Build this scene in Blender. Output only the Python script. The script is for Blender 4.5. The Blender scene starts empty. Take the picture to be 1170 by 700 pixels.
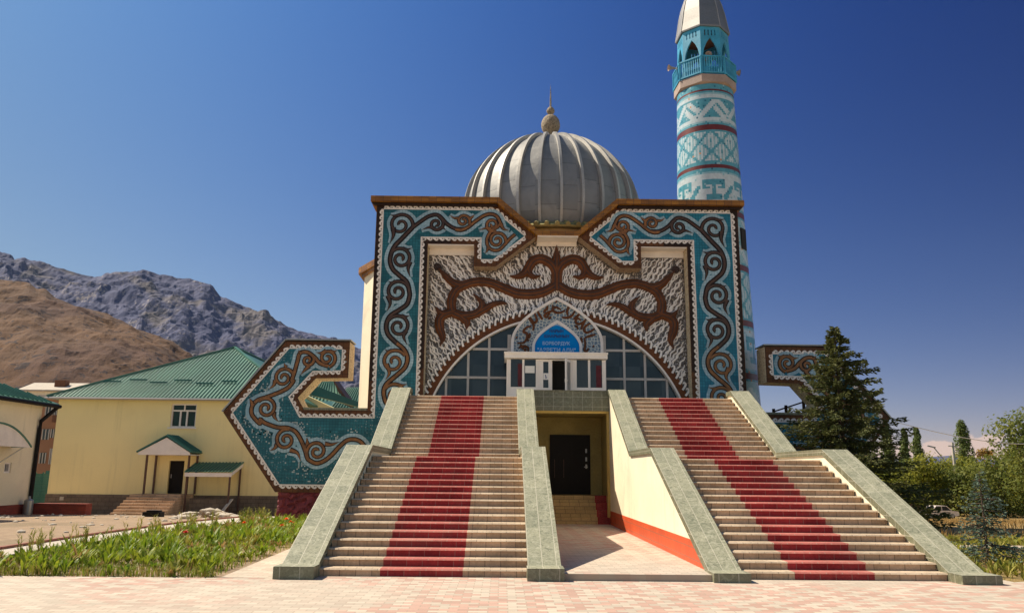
import bpy, bmesh, math, random
from mathutils import Vector, noise
from mathutils.geometry import tessellate_polygon
R = math.radians
random.seed(7)
S = bpy.context.scene
COL = S.collection

# ------------------------------------------------------------------ camera
CAMX, CAMY, CAMZ = -2.08331, -12.40625, 1.6
FPX, PITCH, ROLL, YAW = 900.0, 0.20742, 0.00959, 0.01026      # solved for a 1170 x 700 picture
cd = bpy.data.cameras.new('camera')
cam = bpy.data.objects.new('camera', cd)
COL.objects.link(cam)
cd.sensor_fit = 'HORIZONTAL'
cd.sensor_width = 36.0
cd.lens = 36.0 * FPX / 1170.0
cd.clip_start = 0.1
cd.clip_end = 20000
S.camera = cam
S.render.resolution_x, S.render.resolution_y = 1024, 612
_f = Vector((math.sin(YAW) * math.cos(PITCH), math.cos(YAW) * math.cos(PITCH), math.sin(PITCH)))
_r0 = Vector((math.cos(YAW), -math.sin(YAW), 0))
_u0 = _r0.cross(_f)
_r = _r0 * math.cos(ROLL) + _u0 * math.sin(ROLL)
_u = -_r0 * math.sin(ROLL) + _u0 * math.cos(ROLL)
from mathutils import Matrix
cam.matrix_world = Matrix(((_r.x, _u.x, -_f.x, CAMX), (_r.y, _u.y, -_f.y, CAMY), (_r.z, _u.z, -_f.z, CAMZ), (0, 0, 0, 1)))

# ------------------------------------------------------------------ sky, sun, exposure
SUN_AZ, SUN_EL = R(21.7), R(50.2)
sdir = Vector((-math.cos(SUN_AZ) * math.cos(SUN_EL), math.sin(SUN_AZ) * math.cos(SUN_EL), math.sin(SUN_EL)))
W = bpy.data.worlds.new('World')
S.world = W
W.use_nodes = True
nt = W.node_tree
bg = nt.nodes['Background']
bg.inputs['Strength'].default_value = 0.088
sky = nt.nodes.new('ShaderNodeTexSky')
sky.sky_type = 'NISHITA'
sky.sun_disc = False
sky.sun_elevation = SUN_EL
sky.sun_rotation = math.atan2(sdir.x, sdir.y)
sky.altitude = 2000
sky.air_density = 1.0
sky.dust_density = 0.6
sky.ozone_density = 2.0


def wn(t, **kw):
    n = nt.nodes.new(t)
    for k, v in kw.items():
        setattr(n, k, v)
    return n


def wmath(op, a, b=None, clamp=False):
    n = wn('ShaderNodeMath', operation=op, use_clamp=clamp)
    for i, x in enumerate((a, b)):
        if x is None:
            continue
        if isinstance(x, (int, float)):
            n.inputs[i].default_value = x
        else:
            nt.links.new(x, n.inputs[i])
    return n.outputs[0]


def wdot(vec, d):
    n = wn('ShaderNodeVectorMath', operation='DOT_PRODUCT')
    nt.links.new(vec, n.inputs[0])
    n.inputs[1].default_value = d
    return n.outputs['Value']


def wmaprange(x, a, b, c, d):
    n = wn('ShaderNodeMapRange', interpolation_type='SMOOTHSTEP')
    nt.links.new(x, n.inputs[0])
    for i, v in enumerate((a, b, c, d)):
        n.inputs[i + 1].default_value = v
    return n.outputs[0]


tc = wn('ShaderNodeTexCoord')
gen = tc.outputs['Generated']
# the clear high-mountain sky is strongly polarised: deep blue ahead on the right, paler towards the sun on the left
sep0 = wn('ShaderNodeSeparateXYZ')
nt.links.new(gen, sep0.inputs[0])
cx_ = wmath('MINIMUM', wmath('MAXIMUM', sep0.outputs['X'], -0.62), 0.62)
cz_ = wmath('MINIMUM', wmath('MAXIMUM', sep0.outputs['Z'], 0.03), 0.60)
chan = []
for k0, kx, kz, kxx, kzz, kxz in ((0.044, -0.219, -4.05, -0.594, 3.356, -3.726), (-0.303, -0.294, -1.92, -0.69, 2.403, -2.641), (-0.509, -0.017, 0.368, -0.728, 0.55, -1.433)):
    e = wmath('ADD', wmath('MULTIPLY', cx_, kx), k0)
    e = wmath('ADD', e, wmath('MULTIPLY', cz_, kz))
    e = wmath('ADD', e, wmath('MULTIPLY', wmath('MULTIPLY', cx_, cx_), kxx))
    e = wmath('ADD', e, wmath('MULTIPLY', wmath('MULTIPLY', cz_, cz_), kzz))
    e = wmath('ADD', e, wmath('MULTIPLY', wmath('MULTIPLY', cx_, cz_), kxz))
    chan.append(wmath('EXPONENT', e))
comb = wn('ShaderNodeCombineXYZ')
for i in range(3):
    nt.links.new(chan[i], comb.inputs[i])
ahead = wmaprange(sep0.outputs['Y'], 0.15, 0.68, 0.0, 1.0)
tint = wn('ShaderNodeMixRGB', blend_type='MIX')
tint.inputs[1].default_value = (1.05, 0.95, 0.80, 1)
nt.links.new(comb.outputs[0], tint.inputs[2])
nt.links.new(ahead, tint.inputs[0])
mul = wn('ShaderNodeMixRGB', blend_type='MULTIPLY')
mul.inputs[0].default_value = 1
nt.links.new(sky.outputs[0], mul.inputs[1])
nt.links.new(tint.outputs[0], mul.inputs[2])
skyc = mul.outputs[0]
# a low bank of cumulus far off on the right
sepx = wn('ShaderNodeSeparateXYZ')
nt.links.new(gen, sepx.inputs[0])
mp = wn('ShaderNodeMapping')
mp.inputs['Scale'].default_value = (20, 20, 34)
nt.links.new(gen, mp.inputs[0])
cn = wn('ShaderNodeTexNoise')
cn.inputs['Scale'].default_value = 1.0
cn.inputs['Detail'].default_value = 7
cn.inputs['Roughness'].default_value = 0.55
nt.links.new(mp.outputs[0], cn.inputs['Vector'])
low = wmaprange(sepx.outputs['Z'], 0.004, 0.058, 1.0, 0.0)
az = wmaprange(sepx.outputs['X'], 0.36, 0.47, 0.0, 1.0)
cm = wmath('ADD', cn.outputs[0], wmath('MULTIPLY', low, 0.40))
cm = wmath('MULTIPLY', wmaprange(cm, 0.60, 0.66, 0.0, 0.9), wmath('MULTIPLY', wmath('MULTIPLY', az, ahead), wmaprange(sepx.outputs['Z'], 0.045, 0.062, 1.0, 0.0)))
cl = wn('ShaderNodeMixRGB', blend_type='MIX')
cl.inputs[2].default_value = (5.6, 4.2, 3.6, 1)
nt.links.new(cm, cl.inputs[0])
nt.links.new(skyc, cl.inputs[1])
nt.links.new(cl.outputs[0], bg.inputs['Color'])

sl = bpy.data.lights.new('sun', 'SUN')
sl.energy = 4.8
sl.angle = R(0.5)
sl.color = (1.0, 0.87, 0.68)
sun = bpy.data.objects.new('sun', sl)
COL.objects.link(sun)
sun.rotation_euler = (-sdir).to_track_quat('-Z', 'Y').to_euler()
sun.location = (-40, 10, 60)
S.view_settings.view_transform = 'Standard'
S.view_settings.look = 'None'
S.view_settings.exposure = 0.6
S.view_settings.gamma = 1.0
S.view_settings.use_curve_mapping = False


# ------------------------------------------------------------------ helpers
def ray(u, v):
    return _f * FPX + _r * (u - 585.0) - _u * (v - 350.0)


def at(u, v, Y):
    """The point at depth y = Y that the photograph shows at (u, v)."""
    d = ray(u, v)
    return Vector((CAMX, CAMY, CAMZ)) + d * ((Y - CAMY) / d.y)


def ss(a, b, t):
    s = min(max((t - a) / (b - a), 0), 1)
    return s * s * (3 - 2 * s)


def terr(x, y):
    h = -3.0 * ss(3, 85, y)
    if y > 6:
        h += 0.05 * noise.noise(Vector((x * .15, y * .15, 0))) * min(1, (y - 6) / 8)
    return h


def ground(u, v):
    d = ray(u, v).normalized()
    t = 4.0
    while t < 900:
        q = Vector((CAMX, CAMY, CAMZ)) + d * t
        if q.z <= terr(q.x, q.y):
            return q
        t += 0.05
    return q


WL = {}


class MB:
    def __init__(s):
        s.v, s.f, s.m, s.uv = [], [], [], []

    def face(s, pts, m=0, uv=None):
        b = len(s.v)
        s.v += [tuple(p) for p in pts]
        s.f.append(tuple(range(b, b + len(pts))))
        s.m.append(m)
        s.uv.append(uv)

    def idx(s, verts, faces, m=0):
        b = len(s.v)
        s.v += [tuple(p) for p in verts]
        for f in faces:
            s.f.append(tuple(i + b for i in f))
            s.m.append(m)
            s.uv.append(None)

    def box(s, x0, x1, y0, y1, z0, z1, m=0):
        v = [(x0, y0, z0), (x1, y0, z0), (x1, y1, z0), (x0, y1, z0), (x0, y0, z1), (x1, y0, z1), (x1, y1, z1), (x0, y1, z1)]
        s.idx(v, [(3, 2, 1, 0), (4, 5, 6, 7), (0, 1, 5, 4), (1, 2, 6, 5), (2, 3, 7, 6), (3, 0, 4, 7)], m)

    def bar(s, a, b, w, h=None, m=0):
        a, b = Vector(a), Vector(b)
        h = h or w
        d = (b - a).normalized()
        up = Vector((0, 0, 1)) if abs(d.z) < .95 else Vector((0, 1, 0))
        r = d.cross(up).normalized() * (w / 2)
        u = r.cross(d).normalized() * (h / 2)
        v = [a - r - u, a + r - u, a + r + u, a - r + u, b - r - u, b + r - u, b + r + u, b - r + u]
        s.idx(v, [(0, 1, 2, 3), (7, 6, 5, 4), (0, 4, 5, 1), (1, 5, 6, 2), (2, 6, 7, 3), (3, 7, 4, 0)], m)

    def prism(s, poly, a, b, axis='y', mf=0, ms=0, holes=(), back=True):
        """polygon (p, q) swept from a to b along an axis; p,q = x,z for y; y,z for x; x,y for z."""
        def P(p, t):
            return (p[0], t, p[1]) if axis == 'y' else ((t, p[0], p[1]) if axis == 'x' else (p[0], p[1], t))
        loops = [list(poly)] + [list(h) for h in holes]
        tri = tessellate_polygon([[Vector((p[0], p[1], 0)) for p in L] for L in loops])
        flat = [p for L in loops for p in L]
        s.idx([P(p, a) for p in flat], tri, mf)
        if back:
            s.idx([P(p, b) for p in flat], [t[::-1] for t in tri], mf)
        for L in loops:
            n = len(L)
            for i in range(n):
                p, q = L[i], L[(i + 1) % n]
                s.face([P(p, a), P(q, a), P(q, b), P(p, b)], ms)

    def tube(s, pts, rad, n=8, m=0, cap=True):
        pts = [Vector(p) for p in pts]
        if not isinstance(rad, (list, tuple)):
            rad = [rad] * len(pts)
        vs = []
        for i, p in enumerate(pts):
            d = (pts[min(i + 1, len(pts) - 1)] - pts[max(i - 1, 0)]).normalized()
            up = Vector((0, 0, 1)) if abs(d.z) < .9 else Vector((1, 0, 0))
            a = d.cross(up).normalized()
            b = a.cross(d)
            for k in range(n):
                t = 2 * math.pi * k / n
                vs.append(p + (a * math.cos(t) + b * math.sin(t)) * rad[i])
        fs = []
        for i in range(len(pts) - 1):
            for k in range(n):
                fs.append((i * n + k, i * n + (k + 1) % n, (i + 1) * n + (k + 1) % n, (i + 1) * n + k))
        if cap:
            fs.append(tuple(range(n))[::-1])
            fs.append(tuple(range((len(pts) - 1) * n, len(pts) * n)))
        s.idx(vs, fs, m)

    def lathe(s, prof, cx, cy, n=32, m=0, rot=0.0, a0=0, a1=2 * math.pi):
        full = abs(a1 - a0 - 2 * math.pi) < 1e-6
        k = n if full else n + 1
        vs = []
        for r, z in prof:
            for i in range(k):
                t = rot + a0 + (a1 - a0) * i / n
                vs.append((cx + r * math.cos(t), cy + r * math.sin(t), z))
        fs = []
        for j in range(len(prof) - 1):
            for i in range(n):
                i2 = (i + 1) % k
                fs.append((j * k + i, j * k + i2, (j + 1) * k + i2, (j + 1) * k + i))
        s.idx(vs, fs, m)

    def ribbon(s, pts, wid, y, th, m=0, ramp=0.0, prof=None):
        """raised stroke lying on a wall that faces -y: pts (x, z), wid = full widths, front face y, depth th"""
        n = len(pts)
        if not isinstance(wid, (list, tuple)):
            wid = [wid] * n
        prof = prof or [(-1, 0), (-1, 1), (1, 1), (1, 0)]
        k = len(prof)
        vs = []
        for i, (x, z) in enumerate(pts):
            a, b = pts[max(i - 1, 0)], pts[min(i + 1, n - 1)]
            dx, dz = b[0] - a[0], b[1] - a[1]
            L = math.hypot(dx, dz) or 1
            nx, nz = -dz / L, dx / L
            yy = y - ramp * i / max(1, n - 1)
            for o, h in prof:
                vs.append((x + nx * o * wid[i] / 2, yy + th * (1 - h), z + nz * o * wid[i] / 2))
        fs = []
        for i in range(n - 1):
            for j in range(k - 1):
                fs.append((i * k + j, i * k + j + 1, (i + 1) * k + j + 1, (i + 1) * k + j))
        fs.append(tuple(range(k)))
        fs.append(tuple(range((n - 1) * k, n * k)))
        s.idx(vs, fs, m)

    def build(s, name, mats, parent=None, smooth=False, local=False, norm=False, weld=False):
        me = bpy.data.meshes.new(name)
        me.from_pydata(s.v, [], s.f)
        if not isinstance(mats, (list, tuple)):
            mats = [mats]
        for m in mats:
            me.materials.append(m)
        if len(mats) > 1:
            me.polygons.foreach_set('material_index', s.m)
        if any(u is not None for u in s.uv):
            lay = me.uv_layers.new(name='UVMap')
            for p, u in zip(me.polygons, s.uv):
                if u:
                    for li, c in zip(p.loop_indices, u):
                        lay.data[li].uv = c
        if norm or weld:
            bm = bmesh.new()
            bm.from_mesh(me)
            if weld:
                bmesh.ops.remove_doubles(bm, verts=bm.verts, dist=0.0005)
            bmesh.ops.recalc_face_normals(bm, faces=bm.faces)
            bm.to_mesh(me)
            bm.free()
        if smooth:
            me.polygons.foreach_set('use_smooth', [True] * len(me.polygons))
        me.update()
        o = bpy.data.objects.new(name, me)
        COL.objects.link(o)
        WL[o.name] = Vector((0, 0, 0))
        if parent is not None:
            o.parent = parent
            if not local:
                o.location = -WL[parent.name]
            else:
                WL[o.name] = WL[parent.name].copy()
        return o


def tag(o, label=None, cat=None, group=None, kind=None):
    if label: o['label'] = label
    if cat: o['category'] = cat
    if group: o['group'] = group
    if kind: o['kind'] = kind
    return o


def thing(name, label, cat, loc=(0, 0, 0), group=None, rz=0):
    o = bpy.data.objects.new(name, None)
    o.empty_display_size = 0.3
    COL.objects.link(o)
    o.location = loc
    o.rotation_euler = (0, 0, rz)
    WL[o.name] = Vector(loc)
    return tag(o, label, cat, group)


def kids(o):
    return [c for c in list(bpy.data.objects) if c.parent == o]


def dup(o, loc, rz=0, label=None, scale=None, parent=None):
    c = o.copy()
    COL.objects.link(c)
    if parent is None:
        c.location = loc
        c.rotation_euler = (0, 0, rz)
        if scale: c.scale = scale if isinstance(scale, (tuple, list)) else (scale,) * 3
        if label: c['label'] = label
    else:
        c.parent = parent
    for k in kids(o):
        dup(k, None, parent=c)
    return c


def smoothline(pts, n=6):
    """Catmull-Rom through the points (any dimension)"""
    P = [tuple(p) for p in pts]
    if len(P) < 3:
        a, b = P[0], P[-1]
        return [tuple(a[k] + (b[k] - a[k]) * i / n for k in range(len(a))) for i in range(n + 1)]
    P = [tuple(2 * P[0][k] - P[1][k] for k in range(len(P[0])))] + P + [tuple(2 * P[-1][k] - P[-2][k] for k in range(len(P[0])))]
    out = []
    for i in range(1, len(P) - 2):
        for j in range(n):
            t = j / n
            out.append(tuple(0.5 * (2 * P[i][k] + (P[i + 1][k] - P[i - 1][k]) * t + (2 * P[i - 1][k] - 5 * P[i][k] + 4 * P[i + 1][k] - P[i + 2][k]) * t * t + (3 * P[i][k] - P[i - 1][k] - 3 * P[i + 1][k] + P[i + 2][k]) * t ** 3) for k in range(len(P[0]))))
    out.append(P[-2])
    return out


def area2(poly):
    return sum(poly[i][0] * poly[(i + 1) % len(poly)][1] - poly[(i + 1) % len(poly)][0] * poly[i][1] for i in range(len(poly)))


def inset(poly, d):
    """move every edge of a closed polygon inwards by d"""
    if area2(poly) < 0:
        poly = poly[::-1]
    n = len(poly)
    out = []
    for i in range(n):
        a, b, c = Vector(poly[i - 1]), Vector(poly[i]), Vector(poly[(i + 1) % n])
        d1, d2 = (b - a).normalized(), (c - b).normalized()
        n1, n2 = Vector((-d1.y, d1.x)), Vector((-d2.y, d2.x))
        m = n1 + n2
        m = m / max(0.15, m.dot(n1))
        q = b + m * d
        out.append((q.x, q.y))
    return out


# ------------------------------------------------------------------ materials
def mk(name):
    m = bpy.data.materials.new(name)
    m.use_nodes = True
    t = m.node_tree
    return m, t, t.nodes['Principled BSDF']


class NT:
    def __init__(s, t):
        s.t = t

    def n(s, typ, **kw):
        n = s.t.nodes.new(typ)
        for k, v in kw.items():
            setattr(n, k, v)
        return n

    def link(s, a, b):
        s.t.links.new(a, b)

    def math(s, op, a, b=None, clamp=False):
        n = s.n('ShaderNodeMath', operation=op, use_clamp=clamp)
        for i, x in enumerate((a, b)):
            if x is None: continue
            if isinstance(x, (int, float)): n.inputs[i].default_value = x
            else: s.link(x, n.inputs[i])
        return n.outputs[0]

    def mix(s, fac, a, b, blend='MIX'):
        n = s.n('ShaderNodeMixRGB', blend_type=blend)
        for i, x in enumerate((fac, a, b)):
            if isinstance(x, (int, float)): n.inputs[i].default_value = x
            elif isinstance(x, tuple): n.inputs[i].default_value = (*x[:3], 1)
            else: s.link(x, n.inputs[i])
        return n.outputs[0]

    def ramp(s, x, a, b, c=0.0, d=1.0, smooth=True):
        n = s.n('ShaderNodeMapRange', interpolation_type='SMOOTHSTEP' if smooth else 'LINEAR')
        s.link(x, n.inputs[0])
        for i, v in enumerate((a, b, c, d)):
            n.inputs[i + 1].default_value = v
        return n.outputs[0]

    def noise(s, vec, scale, detail=4, rough=.55, dist=0):
        n = s.n('ShaderNodeTexNoise')
        n.inputs['Scale'].default_value = scale
        n.inputs['Detail'].default_value = detail
        n.inputs['Roughness'].default_value = rough
        n.inputs['Distortion'].default_value = dist
        if vec is not None: s.link(vec, n.inputs['Vector'])
        return n.outputs[0]

    def obj(s):
        return s.n('ShaderNodeTexCoord').outputs['Object']

    def sep(s, v):
        n = s.n('ShaderNodeSeparateXYZ')
        s.link(v, n.inputs[0])
        return n.outputs

    def comb(s, x, y, z=0.0):
        n = s.n('ShaderNodeCombineXYZ')
        for i, q in enumerate((x, y, z)):
            if isinstance(q, (int, float)): n.inputs[i].default_value = q
            else: s.link(q, n.inputs[i])
        return n.outputs[0]

    def bump(s, h, bsdf, strength=.3, dist=.02):
        n = s.n('ShaderNodeBump')
        n.inputs['Strength'].default_value = strength
        n.inputs['Distance'].default_value = dist
        s.link(h, n.inputs['Height'])
        s.link(n.outputs[0], bsdf.inputs['Normal'])


def scl(c, k):
    return tuple(min(1, x * k) for x in c)


def plain(name, col, rough=.8, var=.18, scale=1.5, bump=.15, metal=0, spec=None, fine=18, dirt=None, bdist=.01, streak=0):
    m, t, b = mk(name)
    N = NT(t)
    o = N.obj()
    n1 = N.noise(o, scale, 5)
    n2 = N.noise(o, fine, 3)
    f = N.math('ADD', N.math('MULTIPLY', n1, .65), N.math('MULTIPLY', n2, .35))
    f = N.ramp(f, .3, .7)
    c = N.mix(f, scl(col, 1 - var), scl(col, 1 + var))
    if dirt:
        d = N.ramp(N.noise(o, scale * .7, 6, .65, .4), .52, .72)
        c = N.mix(N.math('MULTIPLY', d, dirt[1]), c, dirt[0])
    if streak:
        mp_ = N.n('ShaderNodeMapping')
        mp_.inputs['Scale'].default_value = (1.6, 1.6, .10)
        N.link(o, mp_.inputs[0])
        sk = N.math('MULTIPLY', N.ramp(N.noise(mp_.outputs[0], 1.5, 6, .65), .50, .68), N.ramp(N.noise(o, .35, 4), .40, .60))
        c = N.mix(N.math('MULTIPLY', sk, streak), c, scl(col, .55))
    N.link(c, b.inputs['Base Color'])
    b.inputs['Roughness'].default_value = rough
    b.inputs['Metallic'].default_value = metal
    if spec is not None: b.inputs['Specular IOR Level'].default_value = spec
    if bump: N.bump(n2, b, bump, bdist)
    return m


def bricks(name, c1, c2, mortar, bw, bh, ms=.02, plane='xz', rough=.8, offset=.5, var=.25, bump=.4, dirt=None, spec=None, bias=0.0, marble=None):
    m, t, b = mk(name)
    N = NT(t)
    if plane == 'uv':
        vec = N.n('ShaderNodeTexCoord').outputs['UV']
    else:
        s = N.sep(N.obj())
        q = {'x': s[0], 'y': s[1], 'z': s[2]}
        if plane == 'wall':        # any upright wall
            vec = N.comb(N.math('ADD', s[0], s[1]), s[2])
        else:
            vec = N.comb(q[plane[0]], q[plane[1]])
    br = N.n('ShaderNodeTexBrick', offset=offset)
    br.inputs['Scale'].default_value = 1
    br.inputs['Brick Width'].default_value = bw
    br.inputs['Row Height'].default_value = bh
    br.inputs['Mortar Size'].default_value = ms * min(bw, bh)
    br.inputs['Mortar Smooth'].default_value = .1
    br.inputs['Bias'].default_value = bias
    N.link(vec, br.inputs['Vector'])
    br.inputs['Color1'].default_value = (*c1, 1)
    br.inputs['Color2'].default_value = (*c2, 1)
    br.inputs['Mortar'].default_value = (*mortar, 1)
    o = N.obj()
    n1 = N.noise(o, 1.2, 5)
    n2 = N.noise(o, 22, 4)
    c = br.outputs['Color']
    if marble:
        v = N.ramp(N.noise(o, 6, 8, .7, 1.8), .52, .60)
        v2 = N.ramp(N.noise(o, 9, 6, .65, 2.5), .44, .5, 1, 0)
        c = N.mix(N.math('MULTIPLY', v, .5), c, marble[0])
        c = N.mix(N.math('MULTIPLY', v2, .35), c, marble[1])
        c = N.mix(br.outputs['Fac'], c, mortar)
    k = N.ramp(N.math('ADD', N.math('MULTIPLY', n1, .6), N.math('MULTIPLY', n2, .4)), .3, .7, 1 - var, 1 + var)
    c = N.mix(1.0, c, N.comb(k, k, k), 'MULTIPLY')
    if dirt:
        d = N.ramp(N.noise(o, .9, 6, .65, .4), .5, .72)
        c = N.mix(N.math('MULTIPLY', d, dirt[1]), c, dirt[0])
    N.link(c, b.inputs['Base Color'])
    b.inputs['Roughness'].default_value = rough
    if spec is not None: b.inputs['Specular IOR Level'].default_value = spec
    N.bump(N.math('SUBTRACT', N.math('MULTIPLY', n2, .25), br.outputs['Fac']), b, bump, .006)
    return m


def mosaic(name, c1, c2, dark, specks=None, tile=.11, plane='xz', white=None):
    """small glazed square tiles, each a little different, with larger patches of a deeper tone"""
    m, t, b = mk(name)
    N = NT(t)
    s = N.sep(N.obj())
    q = {'x': s[0], 'y': s[1], 'z': s[2]}
    vec = N.comb(q[plane[0]], q[plane[1]])
    br = N.n('ShaderNodeTexBrick', offset=0.0)
    for k, v in (('Scale', 1), ('Brick Width', tile), ('Row Height', tile), ('Mortar Size', tile * .07), ('Bias', 0)):
        br.inputs[k].default_value = v
    N.link(vec, br.inputs['Vector'])
    br.inputs['Color1'].default_value = (*c1, 1)
    br.inputs['Color2'].default_value = (*c2, 1)
    br.inputs['Mortar'].default_value = (*scl(dark, .8), 1)
    # patches change from tile to tile: sample noise on the tile grid
    fx = N.math('FLOOR', N.math('DIVIDE', q[plane[0]], tile * 3))
    fz = N.math('FLOOR', N.math('DIVIDE', q[plane[1]], tile * 2))
    wn_ = N.n('ShaderNodeTexWhiteNoise', noise_dimensions='2D')
    N.link(N.comb(fx, fz), wn_.inputs['Vector'])
    c = N.mix(N.ramp(wn_.outputs['Value'], .35, 1, 0, .75), br.outputs['Color'], dark)
    n1 = N.noise(N.obj(), .8, 4)
    k = N.ramp(n1, .3, .7, .8, 1.15)
    c = N.mix(1.0, c, N.comb(k, k, k), 'MULTIPLY')
    if white:
        vo = N.n('ShaderNodeTexVoronoi')
        vo.inputs['Scale'].default_value = 11
        N.link(N.obj(), vo.inputs['Vector'])
        pt = N.math('MULTIPLY', N.ramp(vo.outputs['Distance'], .2, .34, 1, 0), N.ramp(N.noise(N.obj(), .75, 5, .65), .45, .58))
        pt = N.math('MULTIPLY', pt, N.ramp(s[2], 5.9, 6.6, 1, 0))
        c = N.mix(N.math('MULTIPLY', pt, .6), c, white)
    N.link(c, b.inputs['Base Color'])
    b.inputs['Roughness'].default_value = .42
    b.inputs['Specular IOR Level'].default_value = .25
    N.bump(br.outputs['Fac'], b, -.25, .004)
    return m


def metal_roof(name, col, pitch=.3, axis='x'):
    m, t, b = mk(name)
    N = NT(t)
    o = N.obj()
    n = N.noise(o, .4, 5)
    c = N.mix(N.ramp(n, .3, .7), scl(col, .85), scl(col, 1.15))
    N.link(c, b.inputs['Base Color'])
    b.inputs['Roughness'].default_value = .5
    return m


MT = {}
MT['teal'] = mosaic('teal_mosaic', (.026, .215, .315), (.018, .17, .26), (.010, .115, .19))
MT['teal_worn'] = mosaic('worn_teal_mosaic', (.026, .165, .215), (.020, .125, .165), (.010, .08, .11), white=(.30, .36, .38))
MT['halo'] = mosaic('pale_blue_mosaic', (.31, .45, .53), (.38, .52, .60), (.22, .37, .46))
MT['paleblue'] = plain('pale_grey_blue_tile', (.36, .42, .43), .5, .3, 9, .1)
MT['frame'] = bricks('brown_tile', (.085, .030, .011), (.125, .050, .016), (.03, .013, .007), .2, .2, .04, 'xz', .5, 0, .3, .3, spec=.25)
MT['frame_dark'] = bricks('dark_brown_tile', (.022, .011, .008), (.036, .017, .011), (.010, .007, .005), .2, .2, .04, 'xz', .5, 0, .3, .3, spec=.2)
MT['scroll_edge'] = plain('black_brown_tile', (.012, .007, .006), .45, .3, 4, .1, spec=.2)
MT['scroll'] = plain('brown_scroll_tile', (.06, .024, .010), .42, .5, 5, .2)
MT['scroll_gold'] = plain('golden_brown_tile', (.20, .078, .016), .42, .45, 5, .2)
MT['wave'] = plain('white_wave_tile', (.74, .68, .64), .6, .14, 5, .2)
MT['speckle'] = None
MT['cornice'] = bricks('ochre_cornice_tile', (.33, .135, .006), (.20, .075, .005), (.06, .025, .008), .3, .14, .05, 'xz', .45, 0, .3, .3)
MT['carved'] = plain('carved_brown_stucco', (.125, .040, .012), .55, .35, 3, .3, spec=.25)
MT['carved_dark'] = plain('dark_groove_stucco', (.035, .014, .009), .6, .3, 3, .2)
MT['stucco'] = plain('white_stucco', (.80, .765, .75), .75, .12, 3, .3)
MT['white'] = plain('white_paint', (.80, .74, .70), .6, .08, 2, .1)
MT['greyframe'] = plain('weathered_grey_frame', (.46, .43, .42), .6, .15, 2, .1)
MT['pvc'] = plain('white_plastic_frame', (.80, .74, .72), .4, .05, 2, .03)
MT['cream'] = plain('cream_plaster', (.78, .68, .46), .85, .07, .8, .15, dirt=((.50, .43, .32), .35), streak=.4)
MT['cream_side'] = plain('cream_render', (.82, .73, .55), .85, .08, .8, .2, dirt=((.50, .43, .33), .45), streak=.4)
MT['yellow'] = plain('yellow_plaster', (.91, .76, .38), .9, .06, .25, .1, dirt=((.74, .58, .28), .35), streak=.22)
MT['offwhite'] = plain('offwhite_plaster', (.84, .75, .56), .9, .08, .3, .15, dirt=((.60, .51, .38), .4), streak=.35)
MT['olive'] = plain('olive_plaster', (.34, .27, .095), .85, .2, 1.2, .2, dirt=((.46, .38, .17), .35))
MT['ochre'] = plain('ochre_plaster', (.60, .42, .12), .85, .12, 1.2, .2)
MT['cap'] = None
MT['cap_side'] = bricks('dark_green_stone_tile', (.17, .17, .11), (.14, .145, .09), (.34, .33, .26), .30, .30, .022, 'wall', .42, 0, .2, .3, marble=((.28, .28, .20), (.085, .09, .06)))
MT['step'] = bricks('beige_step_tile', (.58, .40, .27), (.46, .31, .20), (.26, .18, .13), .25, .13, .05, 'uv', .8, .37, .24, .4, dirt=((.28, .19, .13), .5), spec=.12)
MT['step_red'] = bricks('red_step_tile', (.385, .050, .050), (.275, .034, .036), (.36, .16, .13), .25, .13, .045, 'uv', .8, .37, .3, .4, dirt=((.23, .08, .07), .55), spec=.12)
MT['step_tread'] = bricks('sunlit_step_tread_tile', (.60, .48, .35), (.50, .39, .28), (.32, .25, .19), .25, .13, .05, 'uv', .75, .37, .24, .3, dirt=((.33, .24, .17), .5), spec=.2)  # lighter copy of the riser tile, sunlight on the treads put into the colour
MT['red_tread'] = bricks('dusty_sunlit_red_tread_tile', (.50, .165, .135), (.43, .13, .11), (.46, .26, .21), .25, .13, .05, 'uv', .75, .37, .24, .3, dirt=((.48, .29, .22), .5), spec=.2)  # dust and the sun's gloss both put into the red tread colour
MT['orange'] = bricks('orange_skirting_tile', (.58, .085, .022), (.50, .07, .02), (.28, .12, .08), .3, .19, .03, 'wall', .5, 0, .1, .3)
MT['inner_step'] = bricks('ochre_step_tile', (.48, .34, .15), (.40, .28, .12), (.2, .14, .08), .3, .2, .04, 'xz', .7, .5, .2, .4)
MT['stone_red'] = plain('red_painted_rubble', (.20, .038, .05), .8, .35, 4, .8, bdist=.05)
MT['glass'] = None
MT['dome'] = None
MT['zinc'] = plain('grey_zinc_sheet', (.27, .265, .26), .58, .2, .6, .1, metal=.9)
MT['zinc_rib'] = plain('dull_zinc_seam', (.42, .41, .39), .55, .2, .8, .1, metal=.5)
MT['mstone'] = plain('beige_carved_stone', (.29, .23, .16), .8, .5, 9, 1.0, bdist=.06)
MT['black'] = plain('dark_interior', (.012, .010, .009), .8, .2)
MT['blackdoor'] = plain('black_steel_door', (.010, .008, .008), .6, .2, 2, .05, spec=.2)
MT['steel'] = plain('grey_steel', (.30, .30, .30), .4, .1, 2, .05, metal=.6)
MT['brownwood'] = plain('brown_wood', (.10, .05, .035), .7, .25, 3, .2)
MT['roofgreen'] = metal_roof('green_profiled_sheet', (.062, .185, .135))
MT['roofgreen_dark'] = metal_roof('dark_green_sheet', (.025, .13, .11))
MT['stoneband'] = bricks('grey_brown_stone_block', (.19, .145, .105), (.14, .105, .078), (.08, .06, .05), .5, .26, .05, 'xz', .9, .5, .25, .6)
MT['redbrick'] = bricks('red_brick', (.27, .045, .028), (.20, .035, .022), (.12, .05, .04), .28, .10, .06, 'wall', .85, .5, .2, .4)
MT['glassdark'] = plain('dark_window_glass', (.02, .026, .032), .12, .3, .8, 0)
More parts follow.
